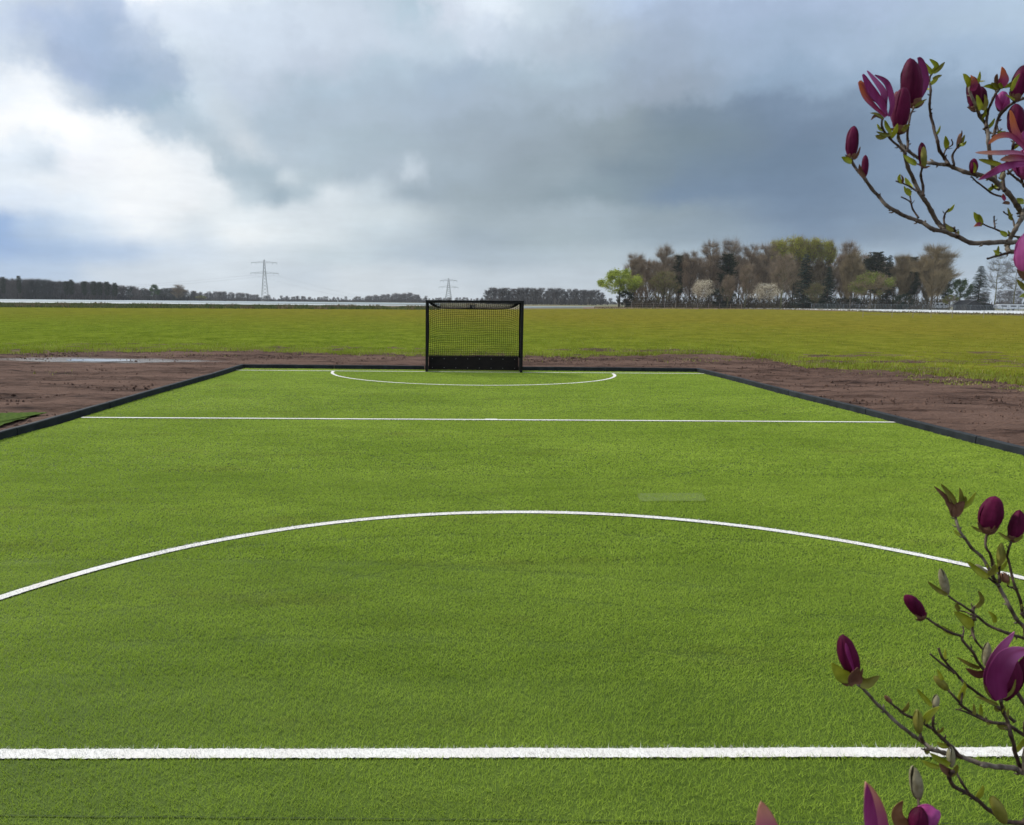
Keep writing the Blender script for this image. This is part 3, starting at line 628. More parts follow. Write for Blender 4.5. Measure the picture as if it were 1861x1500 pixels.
def proto(kind):
    """(trunk mesh, [(crown mesh)], nominal height, nominal width)"""
    if kind in PROTO: return PROTO[kind]
    k, s = kind.rstrip('0123456789'), int(kind[-1])
    if k in ('bare', 'tanbare', 'mossy', 'sparse', 'budding', 'poplar'):
        Ht, Wd = 18, 9
        if k in ('sparse',): Wd = 11
        if k == 'poplar': Wd = 9
        mb, pts = skeleton(10*s+len(k), Ht, Wd, first=.30 if k == 'sparse' else (.10 if k == 'tanbare' else .16), nl=28, up=.5, tr=.21, fan=k != 'sparse')
        n = {'bare': 8500, 'tanbare': 15000, 'mossy': 7500, 'sparse': 2600, 'budding': 4500, 'poplar': 9500}[k]
        V, Fc = twigs(pts, n, .6, 1.9, .036 if k != 'tanbare' else .042, s+5, .42, .6)
        hi = [p for p in pts if p[0].z > Ht*.62]; V9, F9 = twigs(hi, n//6, 1.0, 3.0, .030, s+15, .30, 1.3)
        Fc = np.concatenate([Fc, F9+len(V)]); V = np.concatenate([V, V9])
        m = {'bare': M_twig, 'tanbare': M_twigt, 'mossy': M_twig, 'sparse': M_twigd, 'budding': M_twigt, 'poplar': M_twigt}[k]
        cr = [npmesh('crown', V, Fc, m)]
        if k == 'budding':
            V2, F2 = cluster_leaves(pts, 2600, .13, s, .7); cr.append(npmesh('young_leaves', V2, F2, M_green_haze))
        if k == 'poplar':
            hp = [p for p in pts if p[0].z > 12]; V2, F2 = cluster_leaves(hp, 6500, .14, s, .5); cr.append(npmesh('young_leaves', V2, F2, M_yellow))
        out = (mb.mesh('trunk', M_barkg if k in ('mossy', 'sparse') else M_bark, True), cr, Ht*.95, Wd)
    elif k in ('willow', 'roundtree', 'bush', 'shrubtree'):
        Ht, Wd = 10, 9
        mb, pts = skeleton(s+40, Ht, Wd, first=.3 if k != 'bush' else .08, nl=18, up=.75, tr=.22)
        V2, F2 = clumped(pts, {'shrubtree': 3600, 'bush': 9000}.get(k, 8000), .16, s, {'bush': 60, 'shrubtree': 44, 'roundtree': 60}.get(k, 48), (1.0, 1.0, 1.0))
        m = {'willow': M_willow, 'roundtree': M_rgreen, 'bush': M_ever, 'shrubtree': M_green_haze}[k]
        cr = [npmesh('crown', V2, F2, m)]
        if k == 'shrubtree':
            V, Fc = twigs(pts, 4200, .5, 1.5, .06, 3); cr.append(npmesh('twigs', V, Fc, M_twigt))
        if k == 'willow':
            V, Fc = twigs(pts, 2500, .5, 1.6, .05, 3, .6, -.4); cr.append(npmesh('twigs', V, Fc, M_willow))
        out = (mb.mesh('trunk', M_bark, True), cr, Ht, Wd)
    elif k == 'blossom':
        Ht, Wd = 6.5, 8
        mb, pts = skeleton(s+60, Ht, Wd, first=.3, nl=18, up=.45, tr=.15)
        rnd = np.random.RandomState(s); n = 5200; idx = rnd.randint(0, len(pts), n); b = np.array([pts[i][0][:] for i in idx])+rnd.normal(size=(n, 3))*np.array([.6, .6, .28])
        V2, F2 = quad_leaves(b, rnd.uniform(.08, .16, n), rnd, .55)
        V, Fc = twigs(pts, 1500, .5, 1.2, .04, 3, .6, .1)
        out = (mb.mesh('trunk', M_bark, True), [npmesh('blossom', V2, F2, M_blossom), npmesh('twigs', V, Fc, M_twigt)], Ht, Wd)
    elif k in ('spruce', 'pine'):
        Ht, Wd = (16, 8) if k == 'spruce' else (16, 7)
        r = random.Random(s+9); rnd = np.random.RandomState(s); mb = MB()
        mb.tube([(0, 0, -.15), (0, 0, Ht*.5), (.05, 0, Ht*.98)], [.24, .14, .02], 7)
        B = []; D = []; Ln = []; Wi = []; nl = 34
        for i in range(nl):
            t = (.07 if k == 'spruce' else .28)+(.92 if k == 'spruce' else .70)*i/nl; z = Ht*t
            rad = Wd/2*((1-t)**.85+.03) if k == 'spruce' else Wd/2*max(.12, math.sin(math.pi*min(1, (t-.2)/.86))**.7)*r.uniform(.6, 1.1)
            for j in range(9):
                a = r.uniform(0, 6.283); L_ = rad*r.uniform(.75, 1.15); dr = -.18 if k == 'spruce' else .25
                e = Vector((math.cos(a)*L_, math.sin(a)*L_, z+L_*dr)); s0 = Vector((0, 0, z)); mb.tube([s0, s0.lerp(e, .5)+Vector((0, 0, .05)), e], [.05, .03, .01], 3, False)
                for q in range(26):
                    f = r.uniform(.15, 1.0); p = s0.lerp(e, f); B.append(p[:]); aa = a+r.choice((-1, 1))*r.uniform(.3, 1.1)
                    v = Vector((math.cos(aa), math.sin(aa), -.45 if k == 'spruce' else r.uniform(-.2, .9))).normalized(); D.append(v[:]); Ln.append(r.uniform(.35, .9)*(1.1-.5*f)); Wi.append(r.uniform(.12, .24))
        V, Fc = tri_blades(B, D, Ln, Wi, rnd)
        out = (mb.mesh('trunk', M_bark, True), [npmesh('crown', V, Fc, M_spruce if k == 'spruce' else M_pine)], Ht, Wd)
    PROTO[kind] = out; return out
def understorey():
    rnd = np.random.RandomState(31); n = 15000; px = rnd.uniform(1140, 1725, n); D = rnd.uniform(246, 285, n)
    v = np.array([ray(x, 552)[:] for x in px]); X = v[:, 0]/v[:, 1]*D; z = T(260)+np.zeros(n)
    B = np.stack([X, D, z+3.2*rnd.uniform(0, 1, n)**1.8], 1); d = rnd.normal(size=(n, 3))*.5; d[:, 2] = np.abs(d[:, 2])+.5; d /= np.linalg.norm(d, axis=1)[:, None]
    V, Fc = tri_blades(B, d, rnd.uniform(.8, 2.6, n), rnd.uniform(.08, .22, n), rnd)
    m = mat('undergrowth', (.05, .042, .028), (.13, .105, .065), .12, .95, spec=.03)
    tag(link('undergrowth', npmesh('undergrowth', V, Fc, m)), 'dark brown thicket under and between the trunks of the grove', 'undergrowth', kind='stuff')
understorey()
NAMES = {'bare': 'bare_tree', 'tanbare': 'bare_tree', 'mossy': 'bare_tree', 'sparse': 'bare_tree', 'budding': 'budding_tree', 'poplar': 'poplar_tree', 'willow': 'willow_tree',
         'roundtree': 'broadleaf_tree', 'bush': 'evergreen_bush', 'shrubtree': 'budding_tree', 'blossom': 'blossom_tree', 'spruce': 'spruce_tree', 'pine': 'pine_tree'}
trnd = random.Random(77)
def tree(kind, x, top, hwpx, D, label, group='trees of the grove', cat='tree'):
    tm, cr, Ht, Wd = proto(kind); base = AT(x, D); v = ray(x, top); z = CAMH+v.z/v.y*D
    s = (z-base.z)/Ht; sx = (2*hwpx*D/F)/Wd
    root = empty(NAMES[kind.rstrip('0123456789')], base, trnd.uniform(0, 6.28)); root.scale = (sx, sx, s); tag(root, label, cat, group)
    link('trunk', tm, root)
    for m in cr: link(m.name.split('.')[0], m, root)
    return root
GR = [
 ('willow1', 1125, 489, 37, 240, 'rounded yellow green willow at the left end of the grove'),
 ('bare1', 1151, 462, 23, 250, 'bare slender tree with a dark bird nest next to the yellow green willow'),
 ('bare2', 1181, 476, 20, 252, 'low bare tree between the nest tree and the tall fan shaped bare tree'),
 ('bare3', 1204, 447, 24, 248, 'tall bare tree with fan of pale branches near the left end of the grove'),
 ('budding1', 1206, 494, 30, 238, 'small tree hazed with fresh green in front of the fan shaped bare tree'),
 ('pine1', 1232, 463, 19, 262, 'dark narrow evergreen peeping between bare trees left in the grove'),
 ('bare1', 1252, 458, 24, 256, 'bare tree just right of the narrow dark evergreen'),
 ('bare2', 1287, 440, 26, 254, 'tall bare tree rising behind the left white blossom tree'),
 ('bare3', 1325, 436, 26, 254, 'tallest bare tree in the left half of the grove with reddish twigs'),
 ('pine2', 1318, 461, 20, 250, 'dark ragged conifer among bare trees between the two blossom trees'),
 ('bare1', 1360, 446, 25, 256, 'bare reddish tree behind and left of the right blossom tree'),
 ('bare2', 1388, 444, 23, 258, 'bare tree directly behind the right white blossom tree'),
 ('mossy1', 1322, 500, 16, 236, 'short mossy trunked bare tree at the front between the blossom trees'),
 ('mossy2', 1354, 480, 18, 238, 'slim bare tree with pale green trunk left of the right blossom tree'),
 ('poplar1', 1412, 437, 24, 262, 'first yellow green topped tall tree right of the blossom trees'),
 ('poplar2', 1440, 431, 24, 264, 'highest yellow green topped tree in the middle of the grove'),
 ('poplar1', 1466, 434, 24, 266, 'yellow green topped tree behind the broad dark spruce'),
 ('poplar2', 1494, 438, 24, 264, 'rightmost yellow green topped tall tree'),
 ('mossy1', 1419, 462, 26, 240, 'big bare tree with green mossy trunk in front of the yellow topped trees'),
 ('blossom1', 1276, 508, 20, 234, 'left white blossoming tree in front of the brown grove'),
 ('blossom2', 1389, 515, 25, 234, 'right white blossoming tree with spreading branches before the grove'),
 ('spruce1', 1460, 459, 29, 242, 'broad dark spruce in front of the yellow green topped trees'),
 ('spruce2', 1503, 482, 21, 236, 'slim blue green spruce right of the broad dark spruce'),
 ('bare3', 1537, 440, 25, 256, 'bare tree with high thin top right of the yellow topped trees'),
 ('tanbare1', 1545, 462, 24, 246, 'dense tan bare tree between the slim spruce and the dark pine'),
 ('pine1', 1588, 457, 25, 254, 'dark round topped pine left of the dense dark spruce'),
 ('spruce1', 1611, 461, 20, 252, 'dense dark green spruce behind the light green budding tree'),
 ('pine2', 1569, 470, 12, 256, 'small brownish conifer top left of the round topped pine'),
 ('shrubtree1', 1581, 493, 34, 234, 'low olive green budding tree in front of the dark pine and spruce'),
 ('tanbare2', 1634, 464, 22, 250, 'brown bare tree just right of the dense dark spruce'),
 ('pine1', 1654, 466, 21, 254, 'olive dark pine left of the widest tan tree'),
 ('tanbare1', 1692, 448, 38, 240, 'widest and densest tan bare tree at the right end of the grove'),
 ('pine2', 1716, 487, 14, 252, 'drooping dark conifer behind the right edge of the widest tan tree'),
 ('roundtree1', 1743, 507, 19, 250, 'rounded mid green tree left of the lone spruce'),
 ('spruce2', 1777, 481, 27, 240, 'lone pointed dark spruce beside the shed on the right'),
 ('sparse1', 1808, 462, 24, 244, 'thin leafless tree with pale trunk right of the lone spruce'),
 ('sparse2', 1842, 466, 26, 252, 'thin leafless tree beyond the white trailer near the right edge'),
 ('shrubtree1', 1726, 535, 12, 236, 'small yellow green bush at the foot of the rounded green tree'),
 ('bush1', 1136, 528, 17, 238, 'dark evergreen bush under the yellow green willow'),
 ('bush1', 1308, 524, 26, 246, 'wide dark evergreen bush behind the fence between the blossom trees'),
 ('bush1', 1642, 534, 18, 242, 'dark low evergreen bush left of the widest tan tree'),
 ('bush1', 1540, 540, 22, 250, 'dark low bush behind the slim spruce'),
 ('bush1', 1478, 540, 22, 250, 'dark low bush at the foot of the broad spruce'),
 ('budding1', 1480, 515, 22, 238, 'low green hazed tree between the broad spruce and the slim spruce'),
]
for g in GR:
    rt = tree(*g[:6])
    if 'nest' in g[5]:
        m = MB(); r9 = random.Random(2)
        for i in range(60):
            c = Vector((r9.gauss(0, .22), r9.gauss(0, .22), r9.gauss(0, .13))); e = c+Vector((r9.uniform(-.5, .5), r9.uniform(-.5, .5), r9.uniform(-.2, .2))); m.tube([c, e], .05, 3)
        o = m.build('nest', M_bark, rt); o.location = (-.55/rt.scale.x, 0, 14.2); o.scale = (1.1/rt.scale.x, 1.1/rt.scale.x, 1.3/rt.scale.z); rt.rotation_euler.z = 0
r5 = random.Random(9)
for i in range(30):                                            # second row, closing the grove
    x = 1158+i*18.7+r5.uniform(-4, 4); x += 0
    tree('bare%d' % (1+i % 3) if i % 4 else 'tanbare%d' % (1+i % 2), x, 470+r5.uniform(-8, 16), r5.uniform(18, 25), 270+r5.uniform(0, 14), 'bare brown tree in the crowded back row of the grove')

def merged_wood(name, label, spec, D, seed, n, mts, wscale=1.0, kinds=('bare1', 'bare2', 'bare3'), step=1):
    """a far wood that reads as one mass: real trees merged into one mesh"""
    r = random.Random(seed); Vs = []; Fs = []; off = 0; rnd = np.random.RandomState(seed)
    x0, x1 = spec[0][0], spec[-1][0]
    for i in range(n):
        x = x0+(x1-x0)*(i+r.random())/n; top = interp(spec, x)+abs(r.gauss(0, 3.6))-2.6; dd = D*r.uniform(1, 1.12)
        kd = r.choice(kinds); tm, cr, Ht, Wd = proto(kd)
        b = AT(x, dd); v = ray(x, top); h = CAMH+v.z/v.y*dd-b.z
        me = cr[0]; nv = len(me.vertices); co = np.empty(nv*3, np.float32); me.vertices.foreach_get('co', co); co = co.reshape(-1, 3)
        tris = co.reshape(-1, 3, 3)[::step]; c0 = tris.mean(1, keepdims=True); tris = c0+(tris-c0)*np.array([wscale, wscale, 1.0])
        co = tris.reshape(-1, 3); a = r.uniform(0, 6.28); s = h/Ht; sw = s*r.uniform(1.0, 1.5)
        X = co[:, 0]*math.cos(a)-co[:, 1]*math.sin(a); Y = co[:, 0]*math.sin(a)+co[:, 1]*math.cos(a)
        Vs.append(np.stack([X*sw+b.x, Y*sw+b.y, co[:, 2]*s+b.z], 1)); k = len(co)
        Fs.append(np.arange(k).reshape(-1, 3)+off); off += k
        # trunk
        t = np.array([[-.2, 0, 0], [.2, 0, 0], [0, 0, h*.8], [0, -.2, 0], [0, .2, 0], [0, 0, h*.8]])*np.array([1.6, 1.6, 1])+np.array(b[:]); Vs.append(t); Fs.append(np.array([[0, 1, 2], [3, 4, 5]])+off); off += 6
        # undergrowth
        q = 110; c = np.stack([rnd.uniform(-5, 5, q), rnd.uniform(-3, 3, q), rnd.uniform(0, h*.25, q)], 1)+np.array(b[:]); L2, F2 = tri_blades(c, np.tile([0, 0, 1.], (q, 1)), rnd.uniform(1, h*.35, q), rnd.uniform(.4, 1.0, q), rnd); Vs.append(L2); Fs.append(F2+off); off += len(L2)
    return tag(link(name, npmesh(name, np.concatenate(Vs), np.concatenate(Fs), mts)), label, 'wood', kind='stuff')
M_farwood = mat('far_wood', (.070, .062, .062), (.150, .125, .108), .06, .95, c3=(.055, .062, .050), big=.035)
M_farwood2 = mat('grey_far_wood', (.095, .090, .090), (.175, .160, .150), .06, .95)
merged_wood('distant_wood', 'long dark bare wood along the horizon at the far left', [(-120, 504), (0, 506), (40, 510), (75, 509), (120, 514), (200, 516), (225, 521), (270, 525), (330, 526), (355, 532)], 560, 1, 115, M_farwood, 1.6, step=2)
merged_wood('distant_wood', 'low hazy wood on the horizon from the left wood to the goal', [(350, 531), (400, 532), (440, 534), (500, 539.5), (560, 541), (650, 541), (700, 536), (745, 534), (765, 539), (790, 543), (880, 543)], 900, 2, 170, M_farwood2, 2.4, step=3)
merged_wood('distant_wood', 'grey bare copse with even top standing right behind the goal', [(884, 527), (900, 524), (1040, 527), (1085, 529), (1093, 535)], 480, 3, 34, M_farwood2, 1.1, step=1)
merged_wood('distant_wood', 'thin low strip of far trees between copse and willow', [(1088, 544), (1150, 543), (1200, 545)], 800, 4, 12, M_farwood2, 4, step=4)
merged_wood('distant_wood', 'pale bare trees on the horizon behind the lone spruce', [(1730, 545), (1800, 530), (1960, 524)], 620, 5, 16, M_farwood2, 3, step=4)
for x, t in ((8, 503), (37, 501), (122, 511), (131, 508), (155, 511), (172, 511), (183, 512), (196, 512), (210, 514)):
    tree('pine1' if x % 2 else 'pine2', x, t, 7.5 if x > 100 else 6, 548, 'dark green pine standing out of the bare wood at the far left', 'pines in the far left wood')
tree('roundtree1', 282, 517, 9, 545, 'round topped dark tree above the end of the far left wood', 'trees in the far left wood')
tree('bare2', 325, 518, 13, 540, 'bushy bare tree at the right end of the far left wood', 'trees in the far left wood')
tree('shrubtree1', 366, 537, 9, 540, 'small yellowish bush at the right end of the far left wood', 'trees in the far left wood')

# ------------------------------------------------------------------ far field things
def band(name, label, top, bot, m, h, cat, kind=None, ridges=3):
    """long film covered ridges; top and bottom are pixel rows of the far and near edge"""
    xs = np.linspace(top[0][0], top[-1][0], 120); V = []; rows = ridges*6+1
    for x in xs:
        a, b = GT(x, interp(bot, x)), GT(x, interp(top, x))
        for k in range(rows):
            p = a.lerp(b, k/(rows-1)); z = T(math.hypot(p.x, p.y))+.02+h*abs(math.sin(math.pi*ridges*k/(rows-1)))**.6*(1+.08*mn.noise(Vector((p.x*.3, p.y*.3, 0)))); V.append((p.x, p.y, z))
    i = np.arange(len(xs)*rows).reshape(-1, rows)[:-1, :-1].ravel()
    return tag(link(name, npmesh(name, V, np.stack([i, i+rows, i+rows+1, i+1], 1), m, True)), label, cat, kind=kind)
band('crop_cover', 'long bright white film over crop rows beyond the left field', [(-200, 547.2), (0, 548.2), (300, 550.6), (700, 554.6), (800, 556)], [(-200, 549.0), (0, 550.0), (300, 552.6), (700, 555.8), (800, 556.6)], M_film1, .14, 'crop cover')
band('crop_cover', 'grey film over crop rows just behind the bright white one', [(-200, 543.6), (0, 544.6), (300, 547.2), (700, 551.6), (800, 553)], [(-200, 546.4), (0, 547.4), (300, 549.8), (700, 553.2), (800, 554)], M_film2, .5, 'crop cover', ridges=2)
band('crop_cover', 'white film strip before the grove widening to the right edge', [(1340, 559.8), (1500, 560.6), (1861, 565.6), (2100, 569)], [(1340, 560.8), (1500, 563.6), (1600, 567.4), (1861, 571.6), (2100, 575)], M_film, .12, 'crop cover')
band('crop_cover', 'thin pale film strip right of the goal before the grey copse', [(952, 557.6), (1080, 557.8)], [(952, 559.4), (1080, 558.8)], M_film2, .1, 'crop cover', ridges=1)
band('bare_field_strip', None, [(1060, 557.4), (1300, 558.4), (1500, 560.4), (1861, 565.2)], [(1060, 561.8), (1300, 563.2), (1500, 566), (1600, 569), (1861, 575)], mat('field_earth', (.10, .062, .042), (.19, .13, .09), .8, .95), .04, None, 'structure')
def weeds():
    rnd = random.Random(12); pts = []; hs = []; ws = []; mi = []
    for i in range(16000):
        x = rnd.uniform(-60, 800); f = rnd.random(); y0 = interp([(-60, 550.8), (0, 551.6), (300, 554), (600, 557.5), (800, 559.5)], x); y1 = interp(FAR, x)+1.5
        p = GT(x, y0+(y1-y0)*f); pts.append((p.x, p.y, p.z+.02)); k = mn.noise(Vector((x*.03, f*2, 1)))
        hs.append(rnd.uniform(.15, .55)*(1+k)); ws.append(rnd.uniform(.15, .5)); mi.append(1 if k > .22 and rnd.random() < .8 else 0)
    tag(blades('weeds', pts, hs, ws, mi, [M_weed, M_tan], .5, 6), 'rough dark green weeds edging the left far side of the field', 'weeds', kind='stuff')
    pts = []; hs = []; ws = []; mi = []
    for i in range(6000):
        x = rnd.uniform(1080, 1900); y = rnd.gauss(interp([(1080, 560), (1300, 561), (1500, 562.5), (1600, 568), (1861, 573)], x), .8)
        p = GT(x, y); pts.append((p.x, p.y, p.z+.02)); hs.append(rnd.uniform(.1, .4)); ws.append(rnd.uniform(.08, .3)); mi.append(rnd.choice((0, 1, 1)))
    tag(blades('dry_weeds', pts, hs, ws, mi, [M_weed, M_tan], .5, 7), 'dry brown weeds along the foot of the grove', 'weeds', kind='stuff')
weeds()
def fence(name, pxs, D, h, label, rails, m, pr=.06, mesh=False):
    a = AT(pxs[0], D); root = empty(name, a); tag(root, label, 'fence')
    pos = [AT(x, D)-a for x in pxs]
    for p in pos:
        b = MB(); b.tube([(p.x, p.y, p.z-.1), (p.x, p.y, p.z+h)], pr, 6); b.build('post', m, root)
    for z in rails:
        b = MB(); b.tube([(p.x, p.y+.0, p.z+z) for p in pos], pr*.55, 4); b.build('rail', m, root)
    if mesh:
        b = MB(); L_ = pos[-1].x-pos[0].x; n = int(L_/.45)
        for i in range(n):
            x = pos[0].x+L_*i/n; b.tube([(x, pos[0].y, pos[0].z+.05), (x+.2, pos[0].y, pos[0].z+h-.05)], .035, 3, False)
        b.build('wire_mesh', M_steel, root)
fence('rail_fence', list(range(1128, 1350, 20)), 230, 1.5, 'grey wooden rail fence along the left half of the grove', (.7, 1.3), M_wood)
fence('wire_fence', list(range(1475, 1900, 29)), 226, 1.7, 'dark wire mesh fence in front of the spruces and the shed', (.1, 1.6), M_steel, mesh=True)
fence('pasture_fence', [1570, 1623, 1661, 1694, 1733, 1790, 1861], 118, 1.2, 'thin posts and wires standing before the right white film', (.5, 1.1), M_wood, .035)
def marker():
    p = AT(614, 300); m = MB(); m.tube([(0, 0, 0), (0, 0, 1.75), (0, 0, 1.8)], [.13, .13, .05], 8); o = m.build('marker_post', M_film); o.location = p
    tag(o, 'small white post standing before the far left film strips', 'post')
marker()
M_cream = mat('cream_boards', (.50, .44, .30), (.60, .54, .40), 2, .8); M_white = mat('white_panels', (.72, .73, .74), (.64, .66, .68), 1, .4)
M_roof = mat('brown_roof', (.07, .05, .04), (.12, .09, .07), 2, .85); M_dark = mat('dark_boards', (.03, .032, .034), (.055, .055, .055), 2, .8); M_glass = mat('dark_window', (.02, .025, .03), rough=.1, spec=.8)
M_tyre = mat('rubber', (.012, .012, .012), rough=.8)
def shed(name, x, D, w, d, hw, hr, wall, roof, label, rz=0.0):
    root = empty(name, AT(x, D), rz); tag(root, label, 'shed')
    m = MB(); m.box((0, 0, hw/2), (w, d, hw)); m.add([(-w/2, -d/2, hw), (w/2, -d/2, hw), (0, -d/2, hr), (-w/2, d/2, hw), (w/2, d/2, hw), (0, d/2, hr)], [(0, 1, 2), (3, 5, 4)]); m.build('wall', wall, root)
    m = MB(); o = .25
    for s in (-1, 1):
        n = Vector((s*(hr-hw), 0, w/2)).normalized()*.08
        q = [Vector((s*(w/2+o), -d/2-o, hw-o*(hr-hw)/(w/2))), Vector((s*(w/2+o), d/2+o, hw-o*(hr-hw)/(w/2))), Vector((0, d/2+o, hr)), Vector((0, -d/2-o, hr))]
        m.add([p+n*.2 for p in q]+[p+n*1.2 for p in q], [(0,1,2,3), (7,6,5,4), (0,4,5,1), (1,5,6,2), (2,6,7,3), (3,7,4,0)])
    m.build('roof', roof, root)
    m = MB(); m.box((0, -d/2-.02, hw*.45), (w*.22, .05, hw*.85)); m.build('door', M_dark, root)
    m = MB(); m.box((w*.3, -d/2-.02, hw*.6), (w*.18, .05, hw*.3)); m.build('window', M_glass, root)
shed('garden_shed', 1758, 232, 4.4, 6, 1.7, 3.0, M_dark, M_dark, 'small dark gabled shed left of the lone spruce trunk')
shed('garden_shed', 1783, 240, 5, 5, 1.6, 2.2, M_dark, M_roof, 'low brown roofed shed right behind the lone spruce')
shed('cream_shed', 856, 190, 2.5, 2, .95, 1.15, M_cream, M_cream, 'low cream coloured shed far off behind the top of the goal net')
def caravan(x, D, L_, label, rz=0, name='caravan', cat='caravan', h=2.3):
    root = empty(name, AT(x, D), rz); tag(root, label, cat)
    m = MB(); pr = [(-.5, .45), (-.5, .8), (-.44, 1), (-.3, 1.05), (.36, 1.05), (.47, .95), (.5, .6), (.5, .45), (.3, .28), (-.3, .28)]
    for y in (-1.05, 1.05): m.v += [(a*L_, y, b*h) for a, b in pr]
    n = len(pr)
    for i in range(n): m.face(i, (i+1) % n, n+(i+1) % n, n+i)
    m.face(*range(n)[::-1]); m.face(*range(n, 2*n)); m.build('body', M_white, root)
    for k in (-.3, 0, .28):
        b = MB(); b.box((k*L_, -1.06, h*.78), (.17*L_, .03, h*.2)); b.build('window', M_glass, root)
    b = MB(); b.box((.14*L_, -1.06, h*.62), (.09*L_, .03, h*.62)); b.build('door', M_white, root)
    for s in (-1, 1):
        b = MB(); b.tube([(0, s*.95, .33), (0, s*1.1, .33)], .33, 14); b.build('wheel', M_tyre, root)
caravan(1432, 268, 3.6, 'white caravan glimpsed between trunks right of the blossom tree')
caravan(1562, 262, 4.6, 'white caravan half hidden behind the olive green budding tree')
caravan(1708, 250, 4.4, 'white caravan behind the wire fence left of the dark shed')
caravan(1838, 236, 9.5, 'long white trailer behind the wire fence at the right edge', name='trailer', cat='trailer', h=1.9)

def pylon(x, top, D, arm1, arm2, y1, y2, label):
    base = AT(x, D); k = D/F; zt = CAMH+(ray(x, top).z/ray(x, top).y)*D-base.z
    z1 = CAMH+(ray(x, y1).z/ray(x, y1).y)*D-base.z; z2 = CAMH+(ray(x, y2).z/ray(x, y2).y)*D-base.z
    root = empty('pylon', base, .12); tag(root, label, 'pylon', 'lattice pylons on the horizon')
    m = MB(); b0 = 13*k/2; b1 = 6.5*k/2*.7; bt = 3.5*k/2*.7; r = .20*k/.64
    def hwid(z): return float(np.interp(z, [0, z2, z1, zt], [b0, b1, bt, .2]))
    for sx in (-1, 1):
        for sy in (-1, 1): m.tube([(sx*hwid(z), sy*hwid(z), z) for z in (0, z2, z1, zt)], r, 4)
    zs = list(np.linspace(0, zt, 13))
    for a, b in zip(zs, zs[1:]):
        for s in (-1, 1):
            m.tube([(-hwid(a), s*hwid(a), a), (hwid(b), s*hwid(b), b)], r*.5, 3); m.tube([(hwid(a), s*hwid(a), a), (-hwid(b), s*hwid(b), b)], r*.5, 3)
            m.tube([(s*hwid(a), -hwid(a), a), (s*hwid(b), hwid(b), b)], r*.5, 3)
    m.build('mast', M_steel, root)
    for z, aw in ((z1, arm1), (z2, arm2)):
        m = MB(); L_ = aw*k/2
        for s in (-1, 1):
            for q in (-1, 1): m.tube([(0, q*.8, z), (s*L_, 0, z+.1)], r*.75, 3)
            m.tube([(0, 0, z+3.2*k), (s*L_, 0, z+.15)], r*.6, 3)
            for f in (.25, .5, .75): m.tube([(s*L_*f, 0, z), (s*L_*(f-.12), 0, z+3.2*k*(1-f+.12))], r*.4, 3)
        m.build('cross_arm', M_steel, root)
        for s in (-1, 1):
            for f in (.62, .97):
                m = MB(); m.tube([(s*L_*f, 0, z), (s*L_*f, 0, z-2.6*k), (s*L_*f, 0, z-3.0*k)], [r*.6, r*.6, r*.9], 4); m.build('insulator', M_steel, root)
    return root, [base+Vector((s*arm2*k/2*f, 0, z2-3*k)) for s in (-1, 1) for f in (.62, .97)]
pA, wa = pylon(482, 472, 900, 46, 50, 478, 497, 'larger lattice pylon with two cross arms left of the goal')
pB, wb = pylon(815, 506, 1480, 31, 36, 510.5, 522.5, 'smaller fainter lattice pylon on the horizon above the goal')
for i, (a, b) in enumerate(zip(wa, wb)):
    far = a+(a-b)*1.2; far.z = a.z
    for p, q in ((a, b), (a, far)):
        m = MB(); m.tube([p.lerp(q, t/16)-Vector((0, 0, 22*math.sin(math.pi*t/16))) for t in range(17)], .03, 3)
        tag(m.build('power_cable', M_steel), 'thin overhead cable sagging between the two pylons' if q is b else 'thin overhead cable running off to the left of the larger pylon', 'cable', 'overhead cables between the two pylons' if q is b else 'overhead cables left of the larger pylon')
def bird(x, y, D, s, label):
    m = MB(); m.tube([(-.16, 0, 0), (-.06, 0, .01), (.06, 0, .01), (.15, 0, .0)], [.01, .04, .045, .012], 7)
    for k in (-1, 1): m.add([(-.05, 0, .02), (.07, 0, .02), (.03, k*.2, .10), (-.03, k*.42, .06)], [(0, 1, 2, 3)])
    o = m.build('bird', M_tyre); o.location = P(x, y, D); o.scale = (s, s, s); o.rotation_euler.z = 1.2; tag(o, label, 'bird')
bird(1593, 54, 130, .5, 'tiny dark bird high in the sky left of the upper magnolia flowers')
bird(1170, 87, 150, .4, 'tiny dark bird speck high in the sky above the copse')

# ------------------------------------------------------------------ magnolia
M_bk = mat('magnolia_bark', (.060, .046, .034), (.20, .17, .135), 70, .8, .9, 160, spec=.2, bdist=.002, detail=6)
M_bk2 = mat('young_magnolia_bark', (.030, .018, .014), (.095, .065, .045), 90, .7, .5, 200, spec=.25, bdist=.0015)
M_pd = mat('petal_outside', (.046, .0035, .017), (.150, .011, .058), 45, .6, .5, 160, stretch=(1, 1, .16), trans=.2, spec=.08, bdist=.002)
M_pm = mat('petal_magenta', (.26, .025, .15), (.52, .11, .36), 40, .55, .4, 150, stretch=(1, 1, .16), trans=.35, spec=.25, bdist=.002)
M_pg = mat('petal_painted_shade', (.14, .010, .07), (.24, .03, .14), 40, .55, .4, 150, stretch=(1, 1, .16), trans=.3, spec=.15, bdist=.002, tipc=(.50, .15, .36))  # shaded base and lit pink tip are painted into the petal colour
M_pi = mat('petal_inside', (.42, .10, .24), (.62, .24, .38), 40, .6, .35, 150, stretch=(1, 1, .2), trans=.35, spec=.2, bdist=.002, tipc=(.70, .40, .30))
M_pw = mat('withered_petal', (.30, .035, .12), (.50, .12, .25), 40, .65, .5, 150, stretch=(1, 1, .2), trans=.35, spec=.15, bdist=.002, tipc=(.62, .22, .08))
M_pb = mat('petal_brown', (.20, .09, .04), (.32, .17, .08), 30, .7, .4, 110, trans=.25, bdist=.002)
